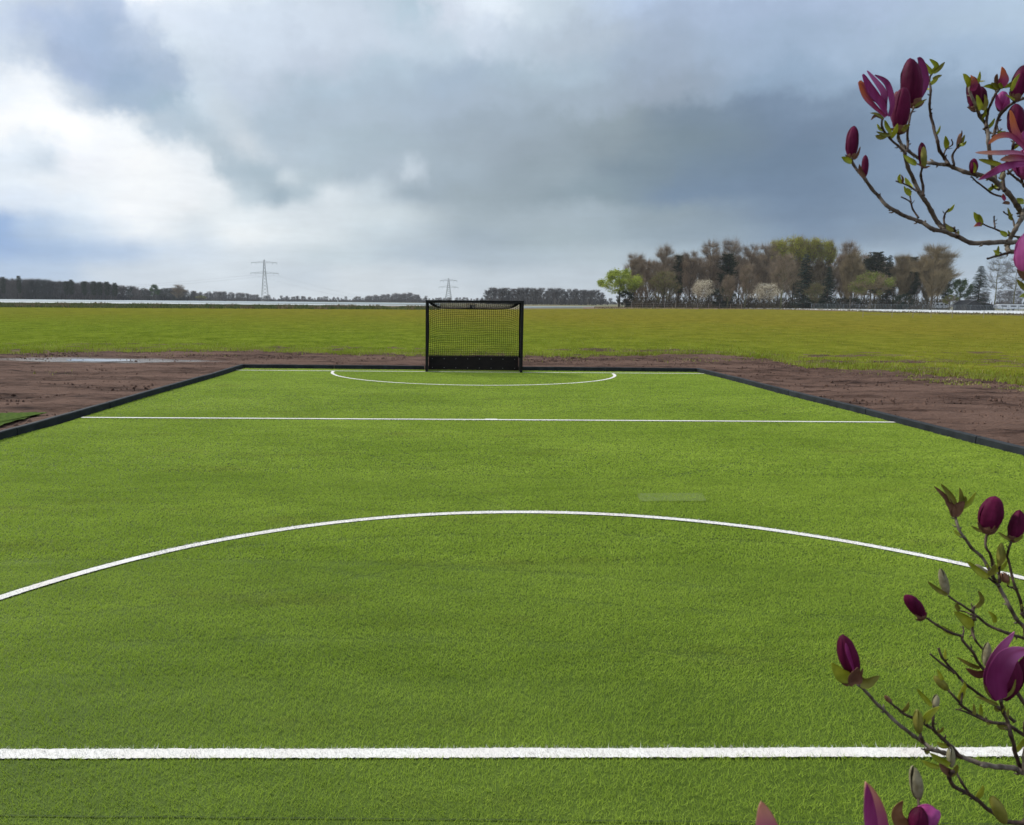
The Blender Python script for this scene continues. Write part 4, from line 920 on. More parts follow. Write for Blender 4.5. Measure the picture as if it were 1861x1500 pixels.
M_lf = mat('young_leaf', (.28, .33, .022), (.50, .54, .07), 40, .5, .3, 140, trans=.4, spec=.35, bdist=.001)
M_lo = mat('olive_leaf', (.17, .18, .025), (.32, .30, .06), 40, .55, .3, 140, trans=.3, bdist=.001)
M_fz = mat('fuzzy_bud_scale', (.15, .135, .075), (.27, .25, .16), 120, .85, .5, 300, spec=.1, bdist=.001)
M_br = mat('brown_bract', (.13, .060, .035), (.24, .13, .075), 60, .8, .4, 200, trans=.2, bdist=.001)
MP = {'d': M_pd, 'm': M_pm, 'g': M_pg, 'i': M_pi, 'w': M_pw, 'b': M_pb, 'lf': M_lf, 'lo': M_lo, 'fz': M_fz, 'br': M_br}
def c1(x, y): return 1480+x/3.126, 60+y/3.125
def c2(x, y): return 1640+x/4.167, 860+y/4.167
def c3(x, y): return 1350+x/3.642, 1120+y/3.642
def c7(x, y): return 1720+x/7.504, 60+y/7.5
CAMI = rot.transposed()
def todir(v): return rot @ Vector(v)
def catmull(pts, n):
    out = []; k = len(pts)
    for i in range(k-1):
        p0, p1, p2, p3 = pts[max(i-1, 0)], pts[i], pts[i+1], pts[min(i+2, k-1)]
        for j in range(n):
            t = j/n; out.append(.5*((2*p1)+(p2-p0)*t+(2*p0-5*p1+4*p2-p3)*t*t+(3*p1-p0-3*p2+p3)*t**3))
    out.append(pts[-1]); return out
mrnd = random.Random(5)
FRAME = rot                                   # camera axes, used only to read positions off the photograph
VIEW = rot @ Vector((0, 0, 1))                # towards the lens
root = empty('magnolia_shrub', (1.95, 1.55, 0)); ROOTP = Vector((1.95, 1.55, 0))
tag(root, 'magnolia with dark purple buds and pink flowers reaching in along the right side', 'magnolia')
def petal(mb, path, w, cup=.35, nv=9, twist=0, nrm=None, mi=0, mo=0, tip=.0, wav=.10, th=.0006):
    """path: list of points base to tip; w: full width; curved sheet with real thickness"""
    P_ = catmull([Vector(p) for p in path], 7); n = len(P_); nrm = (nrm or VIEW).normalized(); seed = mrnd.random()*50
    top = []
    for i, p in enumerate(P_):
        t = i/(n-1); tg = (P_[min(i+1, n-1)]-P_[max(i-1, 0)]).normalized(); nn = (nrm-tg*nrm.dot(tg)).normalized()
        q = Matrix.Rotation(twist*t, 3, tg); nn = q @ nn; s_ = tg.cross(nn)
        ww = w/2*max(.02, (math.sin(math.pi*min(1, .09+t*.93)**.85)**.75 if tip == 0 else (.35+.65*math.sin(math.pi*min(.5, t*.62)))*(1-t**4*.85)))
        row = []
        for j in range(nv):
            v = -1+2*j/(nv-1); o = cup*ww*(v*v-.3)+wav*w*mn.noise(Vector((t*4, v*1.3, seed)))
            row.append(p+s_*ww*v+nn*o*1.0)
        top.append((row, nn))
    b = len(mb.v)
    for row, nn in top: mb.v += [tuple(q) for q in row]
    for row, nn in top: mb.v += [tuple(q-nn*th) for q in row]
    mb.t += [i/(n-1) for i in range(n) for j in range(nv)]*2
    o = n*nv
    for i in range(n-1):
        for j in range(nv-1):
            a = b+i*nv+j; mb.cur = mi; mb.face(a, a+1, a+nv+1, a+nv); mb.cur = mo; mb.face(o+a+nv, o+a+nv+1, o+a+1, o+a)
        for j in (0, nv-1):
            a = b+i*nv+j; mb.face(a, a+nv, o+a+nv, o+a)
PROF = [(0, .30), (.06, .52), (.15, .74), (.3, .93), (.45, 1), (.6, .98), (.74, .88), (.86, .68), (.94, .45), (.985, .22), (1, .03)]
def budm(mb, base, tip, w, bend=0, shells=4, depth=.0, twist=.9, mi=0, prof=PROF):
    """closed bud: overlapping petals wrapped round a bent axis"""
    A, B = Vector(base), Vector(tip); ax = (B-A); L_ = ax.length; u = ax.normalized(); side = u.cross(VIEW).normalized()
    mid = (A+B)/2+side*bend
    ph0 = mrnd.uniform(0, 6.28)
    for k in range(shells):
        nv, nt = 17, 20; ph = ph0+k*6.283/shells*1.0; sp = 2.0 if shells > 2 else 2.2; b = len(mb.v); e = L_*mrnd.uniform(.93, 1.0)/L_
        for i in range(nt+1):
            t = i/nt*e; p = A*(1-t)**2+mid*2*t*(1-t)+B*t*t; tg = ((mid-A)*(1-t)+(B-mid)*t).normalized(); x = (side-tg*side.dot(tg)).normalized(); y = tg.cross(x)
            for j in range(nv):
                v = -1+2*j/(nv-1); a = ph+v*sp*(1-.35*(i/nt)**3)*.75+twist*t
                r = w/2*interp(prof, t/e)*(1.0+.10*v+.018*k/shells)+.030*w*mn.noise(Vector((a*2, t*5, k)))-abs(v)**6*.02*w
                r *= 1+.035*math.cos(v*math.pi*2.0)+.012*math.cos(v*math.pi*9)
                mb.v.append(tuple(p+(x*math.cos(a)+y*math.sin(a))*r))
        mb.cur = mi
        for i in range(nt):
            for j in range(nv-1):
                a = b+i*nv+j; mb.face(a, a+1, a+nv+1, a+nv)
def PX(q, d): return P(q[0], q[1], d)
SK = 1/F
class Branch:
    def __init__(s, cf, pts, d0, d1, r0, r1, root_from=None, m=None, spurs=True, into=None):
        """pts in crop coordinates from the thick end outwards; depth runs from d0 to d1"""
        s.pts = pts; k = len(pts); ds = [d0+(d1-d0)*i/(k-1) for i in range(k)]
        Q_ = [PX(cf(*p), d+.012*math.sin(i*1.7+d0*9)) for i, (p, d) in enumerate(zip(pts, ds))]
        if root_from: Q_ = [Vector(v) for v in root_from]+Q_
        C_ = catmull(Q_, 6); n = len(C_); off = n-1-(k-1)*6
        for i in range(1, n-1): C_[i] = C_[i]+Vector((mn.noise(C_[i]*40), mn.noise(C_[i]*40+Vector((9, 0, 0))), mn.noise(C_[i]*40+Vector((0, 9, 0)))))*.0016
        rad = []
        for i in range(n):
            t = i/(n-1) if not root_from else max(0, (i-off)/(n-1-off)); r = r0+(r1-r0)*t
            if root_from and i < off: r = r0*(1+1.2*(off-i)/off)
            if (i % 6) == 0: r *= 1.20
            rad.append(r*(1+.12*mn.noise(C_[i]*90)))
        rad = [q_*.76 for q_ in rad]; mb = MB(); mb.tube(C_, rad, 9)
        if spurs:
            for i in range(3, n-3):
                if i > off and mrnd.random() < .13:
                    a = C_[i]; t = (C_[i+1]-C_[i]).normalized(); o = (t.orthogonal()).normalized(); o = Matrix.Rotation(mrnd.uniform(0, 6.28), 3, t) @ o
                    l_ = mrnd.uniform(.003, .007); mb.tube([a, a+o*(rad[i]+l_*.4)+t*l_*.3, a+o*(rad[i]+l_*.8)+t*l_*.9], [rad[i]*.55, rad[i]*.5, rad[i]*.18], 6)
        s.extra = []
        if spurs and r0 < .005:
            for i in range(4, n-3):
                if i > off and mrnd.random() < .07:
                    a = C_[i]; t = (C_[i+1]-C_[i]).normalized(); o = Matrix.Rotation(mrnd.uniform(0, 6.28), 3, t) @ t.orthogonal().normalized(); l_ = mrnd.uniform(.010, .022)
                    lm = MB(); petal(lm, [a, a+o*l_*.5+t*l_*.3+Vector((0, 0, .002)), a+o*l_*.8+t*l_*.5+Vector((0, 0, .008))], l_*.42, .4, 5); s.extra.append(lm)
        s.o = mb.build('branch', m or (M_bk if r0 > .0045 else M_bk2), root, True); s.o.matrix_parent_inverse = Matrix.Translation(-ROOTP)
        for lm in s.extra: s.part('leaf', lm, [M_lf if mrnd.random() < .6 else M_lo])
    def part(s, name, mb, mats):
        o = mb.build(name, mats, s.o, True); o.matrix_parent_inverse = Matrix.Translation((0, 0, 0)); return o
    def bud(s, cf, base, tip, w, d, bend=0, m='d', sc=1.0, bract=True, shells=4, dz=0, name='flower_bud'):
        """w in crop pixels is turned into metres by the crop's own scale"""
        k = (cf(1, 0)[0]-cf(0, 0)[0]); ww = w*k*d/F*sc*(.86 if name == 'flower_bud' else .92); mb = MB(); A = PX(cf(*base), d); B = PX(cf(*tip), d+dz)
        budm(mb, A, B, ww, bend*k*d/F, shells); mats = [MP[m]]
        o = s.part(name, mb, mats)
        if bract:
            mb = MB(); ax = (B-A).normalized(); sd_ = ax.cross(VIEW).normalized()
            budm(mb, A-ax*ww*.12, A+ax*ww*.42, ww*.66, 0, 3, 0, .5, 0, [(0, .35), (.3, .8), (.7, 1), (1, .95)])
            for q in (-1, 1, .3):
                e = A+sd_*ww*.55*q+ax*ww*mrnd.uniform(.05, .5); petal(mb, [A-ax*ww*.1, A+sd_*ww*.3*q+ax*ww*.05, e], ww*.22, .3, 5)
            s.part('bract', mb, [M_br])
        return o
    def leafbud(s, cf, base, tip, w, d, m='fz', bend=0): return s.bud(cf, base, tip, w, d, bend, m, bract=False, shells=2, name='leaf_bud')
    def leaf(s, cf, pts, w, d, m='lf', dd=.01, cup=.4, name='leaf', twist=0, nrm=None, tip=0):
        k = (cf(1, 0)[0]-cf(0, 0)[0]); mb = MB(); n = len(pts)
        petal(mb, [PX(cf(*p), d-dd*i/(n-1)) for i, p in enumerate(pts)], w*k*d/F, cup, 9 if name == 'petal' else 7, twist, nrm, 0, 0 if isinstance(m, str) else 1, tip)
        return s.part(name, mb, [MP[m]] if isinstance(m, str) else [MP[m[0]], MP[m[1]]])
# trunk outside the frame to the right, with limbs leading in
fork1, fork2, fork3 = Vector((1.80, 1.52, .62)), Vector((1.62, 1.45, 1.35)), Vector((1.50, 1.42, 1.85))
mb = MB(); mb.tube(catmull([ROOTP+Vector((0, 0, -.1)), ROOTP+Vector((-.05, -.02, .3)), fork1, fork2, fork3, Vector((1.42, 1.38, 2.4)), Vector((1.36, 1.40, 2.9))], 5), [.034*(1-.7*i/30) for i in range(31)], 12)
o = mb.build('trunk', M_bk, root, True); o.matrix_parent_inverse = Matrix.Translation(-ROOTP)
D1 = 1.32
A = Branch(c1, [(1330, 1230), (1191, 1190), (1100, 1190), (990, 1190), (885, 1190), (810, 1155), (740, 1130), (665, 1110), (600, 1075), (540, 1050), (470, 1015), (410, 980), (365, 930), (325, 885), (285, 830), (255, 790), (225, 745), (210, 715)], 1.36, 1.26, .0056, .0027, [fork3, (1.30, 1.36, 2.02)])
A.bud(c1, (210, 712), (226, 520), 76, 1.26, -6)
A.leaf(c1, [(212, 735), (180, 722), (155, 705)], 34, 1.255); A.leaf(c1, [(225, 720), (245, 690), (262, 645)], 16, 1.25, 'br')
A.bud(c1, (287, 818), (290, 690), 42, 1.27, 0, 'd', bract=False, shells=3); A.leaf(c1, [(287, 822), (262, 790), (256, 745)], 28, 1.262, 'br')
B = Branch(c1, [(735, 1120), (700, 1075), (665, 1010), (630, 950), (600, 905), (565, 840), (530, 760), (515, 700), (500, 650), (475, 590), (478, 560)], 1.33, 1.28, .0050, .0028)
B2 = Branch(c1, [(512, 690), (530, 640), (530, 600), (530, 540), (545, 470), (566, 420)], 1.29, 1.31, .0028, .0022)
B.bud(c1, (482, 562), (508, 305), 112, 1.27, -6, sc=.95)
B2.bud(c1, (572, 415), (545, 138), 118, 1.33, -14, sc=1.0); B2.leaf(c1, [(575, 400), (618, 300), (610, 200), (590, 140)], 66, 1.345, ('m', 'd'), .02, .5, 'petal', tip=1)
B2.leaf(c1, [(480, 560), (450, 460), (462, 370), (470, 330)], 50, 1.30, ('i', 'm'), .0, .4, 'petal'); B2.leaf(c1, [(570, 420), (605, 395), (640, 375)], 16, 1.30, 'lo')
B3 = Branch(c1, [(520, 690), (470, 640), (430, 600), (385, 540), (385, 492)], 1.29, 1.24, .0026, .0020)
for pts, w, m, dd in (([(410, 475), (375, 400), (320, 330), (275, 235)], 58, ('m', 'm'), .01), ([(405, 478), (340, 420), (285, 360), (250, 280)], 36, ('w', 'm'), .02),
                      ([(425, 475), (440, 400), (410, 290), (345, 240)], 42, ('m', 'd'), .03), ([(400, 470), (395, 400), (385, 330), (300, 215)], 46, ('g', 'm'), -.01), ([(385, 400), (330, 370), (270, 300), (262, 270)], 44, ('w', 'g'), .0)):
    B3.leaf(c1, pts, w, 1.24, m, dd, .45, 'petal', tip=1)
B3.leaf(c1, [(395, 490), (350, 470), (322, 495)], 20, 1.235, 'br'); B3.leaf(c1, [(390, 486), (355, 462), (318, 455)], 16, 1.23, 'lo')
B3.leaf(c1, [(435, 570), (410, 530), (400, 495)], 26, 1.235, 'lf'); B3.leaf(c1, [(440, 575), (400, 580), (352, 560)], 22, 1.24, 'lo'); B.leaf(c1, [(500, 560), (520, 535), (545, 520)], 26, 1.26, 'lo')
B.leaf(c1, [(580, 745), (540, 725), (505, 692)], 34, 1.27, 'lf')
Cb = Branch(c1, [(1330, 1130), (1191, 1030), (1150, 980), (1100, 910), (1050, 860), (1010, 830), (920, 805), (850, 790), (790, 765), (740, 750), (680, 740), (640, 735), (590, 710), (540, 675), (505, 640)], 1.42, 1.36, .0062, .0030, [fork3+Vector((0, 0, .1)), (1.34, 1.40, 2.18)])
Dn = Branch(c1, [(760, 748), (740, 715), (715, 670), (700, 620), (680, 540), (660, 470), (655, 400), (660, 330), (655, 260), (672, 225)], 1.38, 1.36, .0038, .0022)
for pts, w, m in (([(672, 230), (690, 190), (655, 148)], 34, 'lf'), ([(668, 232), (640, 200), (605, 155)], 30, 'lf'), ([(675, 228), (710, 200), (742, 165)], 26, 'lo'), ([(672, 262), (700, 250), (725, 240)], 20, 'lo')): Dn.leaf(c1, pts, w, 1.355, m)
t = Branch(c1, [(735, 695), (750, 662), (785, 635), (780, 605)], 1.38, 1.37, .0020, .0012); t.leaf(c1, [(752, 655), (748, 625), (745, 585)], 34, 1.365)
t = Branch(c1, [(790, 755), (788, 700), (810, 655), (820, 630)], 1.38, 1.36, .0028, .0020); t.leafbud(c1, (815, 655), (830, 570), 28, 1.36, 'br'); t.leaf(c1, [(825, 600), (836, 580), (838, 552)], 10, 1.36, 'br')
t = Branch(c1, [(620, 925), (616, 870), (606, 810), (612, 765)], 1.31, 1.29, .0030, .0022); t.bud(c1, (620, 765), (608, 620), 50, 1.29, 0, 'd', shells=3, bract=False); t.leafbud(c1, (624, 768), (620, 640), 36, 1.283, 'lo')
t.leaf(c1, [(622, 770), (600, 750), (575, 742)], 12, 1.28, 'br'); t.leaf(c1, [(625, 768), (640, 762), (660, 755)], 12, 1.28, 'br')
Cb.bud(c1, (905, 800), (905, 712), 50, 1.36, 0, 'd', bract=False, shells=3); Cb.leaf(c1, [(908, 795), (912, 760), (905, 735)], 16, 1.345, 'lf')
t = Branch(c1, [(592, 900), (545, 875), (502, 857), (465, 842)], 1.31, 1.28, .0020, .0013); t.leaf(c1, [(500, 855), (480, 830), (488, 800)], 22, 1.28); t.leaf(c1, [(500, 855), (502, 830), (494, 806)], 14, 1.275, 'br')
t = Branch(c1, [(590, 1050), (560, 1000), (545, 960), (495, 932)], 1.32, 1.29, .0022, .0014); t = Branch(c1, [(553, 975), (545, 930), (550, 900)], 1.31, 1.30, .0016, .0013); t.leaf(c1, [(545, 925), (540, 900), (525, 880)], 18, 1.30)
Branch(c1, [(738, 1105), (735, 1050), (745, 1020), (762, 1000)], 1.33, 1.31, .0024, .0013); Branch(c1, [(818, 1155), (800, 1128), (795, 1105)], 1.34, 1.33, .0028, .0020)
Fb = Branch(c1, [(1030, 845), (1018, 770), (1000, 700), (990, 620), (975, 530), (940, 470), (915, 410), (885, 330), (880, 300)], 1.41, 1.38, .0048, .0026)
Fb.bud(c1, (915, 440), (890, 240), 78, 1.40, 8, 'd'); Fb.bud(c1, (950, 430), (950, 300), 60, 1.41, 0, 'd', bract=False)
for pts, w, m in (([(880, 305), (868, 270), (845, 232)], 40, 'lf'), ([(900, 300), (930, 270), (942, 218)], 24, 'lf'), ([(945, 440), (935, 400), (922, 352)], 34, 'lf'), ([(955, 440), (975, 400), (968, 350)], 28, 'lo'), ([(935, 275), (955, 275), (970, 272)], 10, 'lo'), ([(905, 440), (885, 432), (868, 420)], 12, 'br'), ([(895, 330), (905, 290), (890, 240)], 44, 'w'), ([(910, 310), (900, 280), (905, 255)], 34, 'i')): Fb.leaf(c1, pts, w, 1.37, m)
Gb = Branch(c1, [(975, 540), (985, 460), (1000, 405), (1028, 345), (1050, 320), (1110, 305)], 1.39, 1.37, .0032, .0022)
for pts, w, m in (([(1055, 305), (1072, 260), (1065, 192)], 56, 'w'), ([(1040, 300), (1030, 260), (1040, 232)], 26, 'br'), ([(1035, 320), (1000, 305), (960, 305)], 28, 'lf'), ([(1050, 318), (1020, 298), (1005, 285)], 26, 'lo'), ([(1080, 310), (1115, 290), (1170, 235)], 20, 'lf'), ([(1070, 315), (1050, 295), (1055, 285)], 24, 'lf')): Gb.leaf(c1, pts, w, 1.365, m)
t = Branch(c1, [(1045, 570), (1040, 500), (1062, 440)], 1.43, 1.43, .0020, .0018); t.bud(c1, (1062, 440), (1068, 330), 70, 1.43, 0, 'm'); t.leaf(c1, [(1062, 436), (1040, 400), (1035, 345)], 34, 1.42, 'm', name='petal'); t.leaf(c1, [(1070, 436), (1095, 400), (1100, 350)], 30, 1.42, 'm', name='petal')
Hb = Branch(c1, [(1015, 590), (1040, 500), (1080, 440), (1130, 400), (1191, 372), (1260, 330)], 1.40, 1.36, .0034, .0028)
Hb.bud(c1, (1140, 378), (1196, 176), 92, 1.35, 4, 'd'); Hb.leaf(c1, [(1118, 330), (1135, 280), (1168, 232)], 24, 1.33, 'lf'); Hb.leaf(c1, [(1140, 382), (1120, 370), (1085, 350)], 14, 1.34, 'lf')
Branch(c1, [(960, 545), (985, 560), (1020, 570), (1055, 555), (1065, 545)], 1.41, 1.42, .0020, .0012)
Jb = Branch(c1, [(1080, 900), (1075, 790), (1110, 700), (1130, 640), (1140, 590)], 1.36, 1.32, .0034, .0024)
Jb.bud(c1, (1152, 590), (1140, 398), 96, 1.33, 4, 'd', bract=False)
for pts, w, m, dd, tw in (([(1240, 700), (1180, 640), (1110, 585), (1040, 590), (992, 628)], 44, ('w', 'm'), .03, .3), ([(1240, 705), (1150, 680), (1040, 682), (918, 680)], 34, ('i', 'w'), .04, .2), ([(1240, 745), (1170, 745), (1080, 760), (1010, 795), (935, 832)], 50, ('m', 'w'), .05, -.3),
                          ([(1240, 700), (1170, 620), (1135, 540), (1112, 440)], 54, ('w', 'w'), .0, .2), ([(1240, 700), (1200, 640), (1190, 560)], 70, ('m', 'i'), -.01, 0), ([(1240, 720), (1150, 710), (1060, 720)], 50, ('i', 'i'), .01, 0)):
    Jb.leaf(c1, pts, w, 1.28, m, dd, .35, 'petal', tw, tip=1)
mb = MB(); cc = PX(c1(1240, 730), 1.29); budm(mb, cc-Vector((0, 0, .03)), cc+Vector((0, 0, .03)), .05, 0, 3); Jb.part('petal', mb, [M_pm])
Jb.leaf(c1, [(1060, 750), (990, 735), (935, 718)], 30, 1.34, 'lf'); Jb.leaf(c1, [(1150, 700), (1158, 730), (1170, 740)], 26, 1.34, 'lf')
Jb.leafbud(c1, (1065, 835), (1075, 785), 30, 1.35)
for pts in ([(1191, 860), (1150, 830), (1110, 800), (1090, 770)], [(1240, 900), (1191, 870), (1165, 800), (1140, 760), (1130, 700)], [(1100, 800), (1140, 770), (1191, 765)], [(1050, 890), (1020, 880), (1010, 860)]): Branch(c1, pts, 1.44, 1.45, .0032, .0018)
t = Branch(c1, [(1075, 935), (1000, 905), (930, 850), (890, 818)], 1.40, 1.38, .0024, .0016); t.leaf(c1, [(1085, 950), (1070, 930), (1072, 915)], 26, 1.38, 'w'); t.leaf(c1, [(1110, 968), (1085, 965), (1070, 968)], 20, 1.38, 'br')
Kb = Branch(c1, [(1215, 960), (1195, 1010), (1170, 1065), (1140, 1120), (1110, 1180), (1098, 1225), (1125, 1245), (1200, 1225)], 1.40, 1.34, .0052, .0046)
t = Branch(c1, [(1120, 1243), (1050, 1262), (985, 1282)], 1.34, 1.32, .0034, .0022); t.leaf(c1, [(1052, 1256), (1035, 1248), (1018, 1235)], 24, 1.32, 'lf')
t = Branch(c1, [(1185, 1160), (1100, 1150), (1040, 1120), (955, 1085)], 1.37, 1.35, .0026, .0016)
for pts, w, m in (([(955, 1085), (925, 1060), (908, 1018)], 38, 'lf'), ([(950, 1090), (930, 1088), (908, 1100)], 24, 'w'), ([(955, 1085), (940, 1050), (930, 1030)], 22, 'lf'), ([(1095, 1150), (1070, 1140), (1055, 1125)], 30, 'lf')): t.leaf(c1, pts, w, 1.34, m)
t = Branch(c1, [(1025, 1105), (1020, 1070), (1022, 1042)], 1.37, 1.37, .0018, .0014)
t = Branch(c1, [(1140, 1100), (1120, 1050), (1075, 1015)], 1.39, 1.38, .0022, .0014); t.leaf(c1, [(1125, 1060), (1110, 1045), (1128, 1030)], 24, 1.38, 'lo')
Kb.leaf(c1, [(1191, 960), (1165, 955), (1150, 940)], 34, 1.38, 'lf')
# big closed pink flower at the right edge, and one leaf below it
t = Branch(c1, [(1280, 1480), (1265, 1450), (1245, 1400)], 1.22, 1.2, .003, .0024, [fork2, (1.22, 1.32, 1.75)]); t.bud(c1, (1245, 1395), (1235, 1110), 200, 1.18, 18, 'm'); t.leaf(c1, [(1230, 1470), (1180, 1440), (1150, 1400)], 34, 1.17, 'lo'); t.leaf(c1, [(1230, 1480), (1190, 1490), (1165, 1500)], 24, 1.17, 'lf')
# lower part
I = Branch(c2, [(1080, 1330), (921, 1170), (860, 1100), (810, 1020), (770, 930), (720, 840), (680, 770), (640, 700), (590, 630), (520, 560), (470, 490), (430, 420), (400, 340), (405, 300)], 1.40, 1.32, .0046, .0028, [fork1+Vector((0, 0, .2)), (1.40, 1.30, 1.15)])
for pts, w, m in (([(400, 300), (370, 190), (290, 80)], 52, 'lo'), ([(395, 290), (330, 190), (240, 100)], 40, 'br'), ([(415, 290), (445, 200), (432, 108)], 42, 'lo'), ([(430, 270), (500, 225), (560, 140)], 40, 'lf'), ([(400, 330), (420, 260), (470, 215)], 80, 'br'), ([(395, 330), (370, 260), (325, 215)], 60, 'br'), ([(440, 250), (470, 210), (475, 175)], 36, 'lo')): I.leaf(c2, pts, w, 1.31, m)
t = Branch(c2, [(692, 800), (683, 700), (670, 630), (640, 570), (630, 500), (638, 450)], 1.36, 1.34, .0030, .0026); t.bud(c2, (642, 440), (702, 165), 182, 1.34, 0, 'd')
t.leaf(c2, [(600, 445), (560, 425), (520, 400)], 22, 1.33, 'lo'); t.leaf(c2, [(660, 440), (690, 425), (700, 400)], 22, 1.33, 'br')
L2 = Branch(c2, [(1010, 1200), (921, 1080), (890, 960), (865, 880), (830, 780), (800, 660), (800, 600), (822, 520)], 1.38, 1.33, .0034, .0024, [fork1+Vector((0, 0, .25)), (1.36, 1.32, 1.22)]); L2.bud(c2, (830, 512), (893, 275), 118, 1.33, 16, 'd')
L2.leaf(c2, [(815, 510), (770, 480), (722, 445)], 24, 1.32, 'lo'); L2.leaf(c2, [(845, 510), (885, 495), (915, 465)], 28, 1.32, 'lo')
t = Branch(c2, [(735, 830), (733, 760), (738, 700)], 1.35, 1.34, .0028, .0024); t.leafbud(c2, (735, 705), (752, 525), 52, 1.34, 'lo'); t.leaf(c2, [(745, 690), (770, 640), (775, 580)], 26, 1.33, 'lo'); t.leafbud(c2, (790, 830), (755, 750), 60, 1.34, 'br')
t = Branch(c2, [(730, 860), (690, 820), (640, 790)], 1.36, 1.34, .0030, .0022); t.leafbud(c2, (645, 790), (550, 690), 58, 1.34, 'fz'); t.leaf(c2, [(650, 795), (570, 740), (488, 668)], 52, 1.33, 'lf'); t.leaf(c2, [(650, 780), (680, 740), (705, 690)], 46, 1.33, 'lo')
t = Branch(c2, [(872, 900), (835, 870), (798, 855), (800, 790)], 1.36, 1.35, .0022, .0014); t.leaf(c2, [(798, 850), (800, 810), (805, 765)], 26, 1.345, 'lo')
Mb = Branch(c2, [(800, 1560), (690, 1545), (600, 1470), (530, 1360), (460, 1270), (440, 1230), (340, 1200), (260, 1150), (180, 1100)], 1.30, 1.24, .0036, .0024, [fork1, (1.30, 1.22, 1.02)]); Mb.bud(c2, (155, 1098), (12, 918), 112, 1.24, 20, 'd'); Mb.leaf(c2, [(150, 1100), (120, 1090), (95, 1070)], 20, 1.235, 'br')
Branch(c2, [(455, 1240), (460, 1200), (455, 1160)], 1.26, 1.26, .0020, .0012)
Nb = Branch(c2, [(1080, 1300), (921, 1250), (830, 1220), (740, 1190), (650, 1150), (570, 1090), (520, 1050), (430, 990), (350, 930)], 1.36, 1.28, .0038, .0022, [fork1+Vector((0, 0, .15)), (1.38, 1.26, 1.08)]); Nb.leafbud(c2, (340, 922), (284, 708), 68, 1.28, 'fz')
Nb.leaf(c2, [(340, 925), (260, 880), (190, 820)], 34, 1.27, 'lo'); Nb.leaf(c2, [(525, 1172), (470, 1110), (388, 1048)], 78, 1.29, 'lf'); Nb.leaf(c2, [(560, 1020), (600, 960), (572, 888)], 40, 1.29, 'lo'); Nb.leaf(c2, [(700, 1135), (690, 1090), (650, 1045)], 36, 1.31, 'lf'); Nb.leaf(c2, [(430, 1040), (410, 1010), (412, 980)], 36, 1.28, 'lo')
Branch(c2, [(520, 1075), (470, 1055), (425, 1045)], 1.30, 1.29, .0020, .0014)
Branch(c2, [(545, 1080), (532, 1130), (535, 1200), (560, 1270), (620, 1350)], 1.30, 1.33, .0034, .0022); t = Branch(c2, [(545, 1110), (535, 1040), (560, 1010)], 1.30, 1.30, .0040, .0030)
Ob = Branch(c3, [(1980, 1190), (1861, 1030), (1830, 980), (1800, 880), (1775, 790), (1750, 700), (1720, 620), (1708, 555)], 1.22, 1.16, .0042, .0032, [fork1+Vector((0, 0, -.05)), (1.25, 1.15, .85)])
Ob.bud(c3, (1702, 548), (1790, 250), 205, 1.17, -30, 'd', bract=False)
Ob.leaf(c3, [(1690, 548), (1640, 430), (1680, 260), (1800, 105)], 110, 1.165, ('g', 'g'), .01, .3, 'petal'); Ob.leaf(c3, [(1708, 550), (1672, 430), (1725, 300), (1800, 245), (1900, 222)], 150, 1.13, ('g', 'g'), .0, .25, 'petal'); Ob.leaf(c3, [(1720, 550), (1800, 440), (1835, 330), (1900, 240)], 90, 1.18, ('d', 'd'), .0, .5, 'petal')
for pts, w, m in (([(1700, 548), (1640, 520), (1595, 450)], 22, 'lo'), ([(1720, 545), (1780, 500), (1808, 420)], 22, 'lo'), ([(1690, 590), (1620, 560), (1540, 530)], 26, 'lo')): Ob.leaf(c3, pts, w, 1.15, m)
Ob.leafbud(c3, (1605, 330), (1622, 170), 52, 1.2, 'fz'); Ob.leaf(c3, [(1610, 375), (1550, 385), (1475, 345)], 50, 1.19, 'br'); Ob.leaf(c3, [(1570, 345), (1500, 320), (1412, 270)], 28, 1.2, 'lo')
Pb = Branch(c3, [(2000, 1040), (1861, 1040), (1800, 1010), (1700, 1000), (1600, 985), (1500, 950), (1430, 925), (1330, 905), (1260, 880), (1190, 830), (1130, 795), (1050, 730), (980, 670), (900, 590), (830, 520), (765, 458)], 1.20, 1.08, .0058, .0026, [fork1+Vector((0, 0, -.1)), (1.2, 1.1, .74)])
Pb.bud(c3, (745, 405), (662, 118), 138, 1.08, -14, 'd'); Pb.leaf(c3, [(735, 360), (700, 260), (680, 180)], 30, 1.04, 'm', name='petal', tip=1)
Pb.leaf(c3, [(720, 420), (650, 390), (588, 310)], 90, 1.07, 'lf'); Pb.leaf(c3, [(770, 430), (820, 440), (905, 395)], 74, 1.07, 'lo'); Pb.leaf(c3, [(725, 430), (690, 455), (655, 445)], 20, 1.07, 'br'); Pb.leaf(c3, [(745, 455), (740, 400), (760, 340)], 100, 1.06, 'br')
Branch(c3, [(1255, 885), (1215, 885), (1185, 878)], 1.12, 1.11, .0020, .0014)
Rb = Branch(c3, [(1440, 930), (1380, 870), (1320, 810), (1260, 750), (1210, 720), (1120, 670), (1040, 630), (980, 575)], 1.16, 1.08, .0040, .0022); Rb.leafbud(c3, (985, 575), (935, 525), 34, 1.08, 'br')
t = Branch(c3, [(1255, 745), (1258, 680), (1262, 615)], 1.13, 1.11, .0026, .0020); t.leafbud(c3, (1268, 618), (1286, 515), 44, 1.11, 'fz'); t.leaf(c3, [(1250, 595), (1200, 540), (1148, 478)], 32, 1.11, 'lf'); t.leaf(c3, [(1190, 712), (1230, 650), (1302, 598)], 52, 1.1, 'lf')
t = Branch(c3, [(1190, 830), (1175, 800), (1168, 765)], 1.10, 1.09, .0034, .0028); t.leafbud(c3, (1164, 775), (1155, 612), 64, 1.09, 'lo')
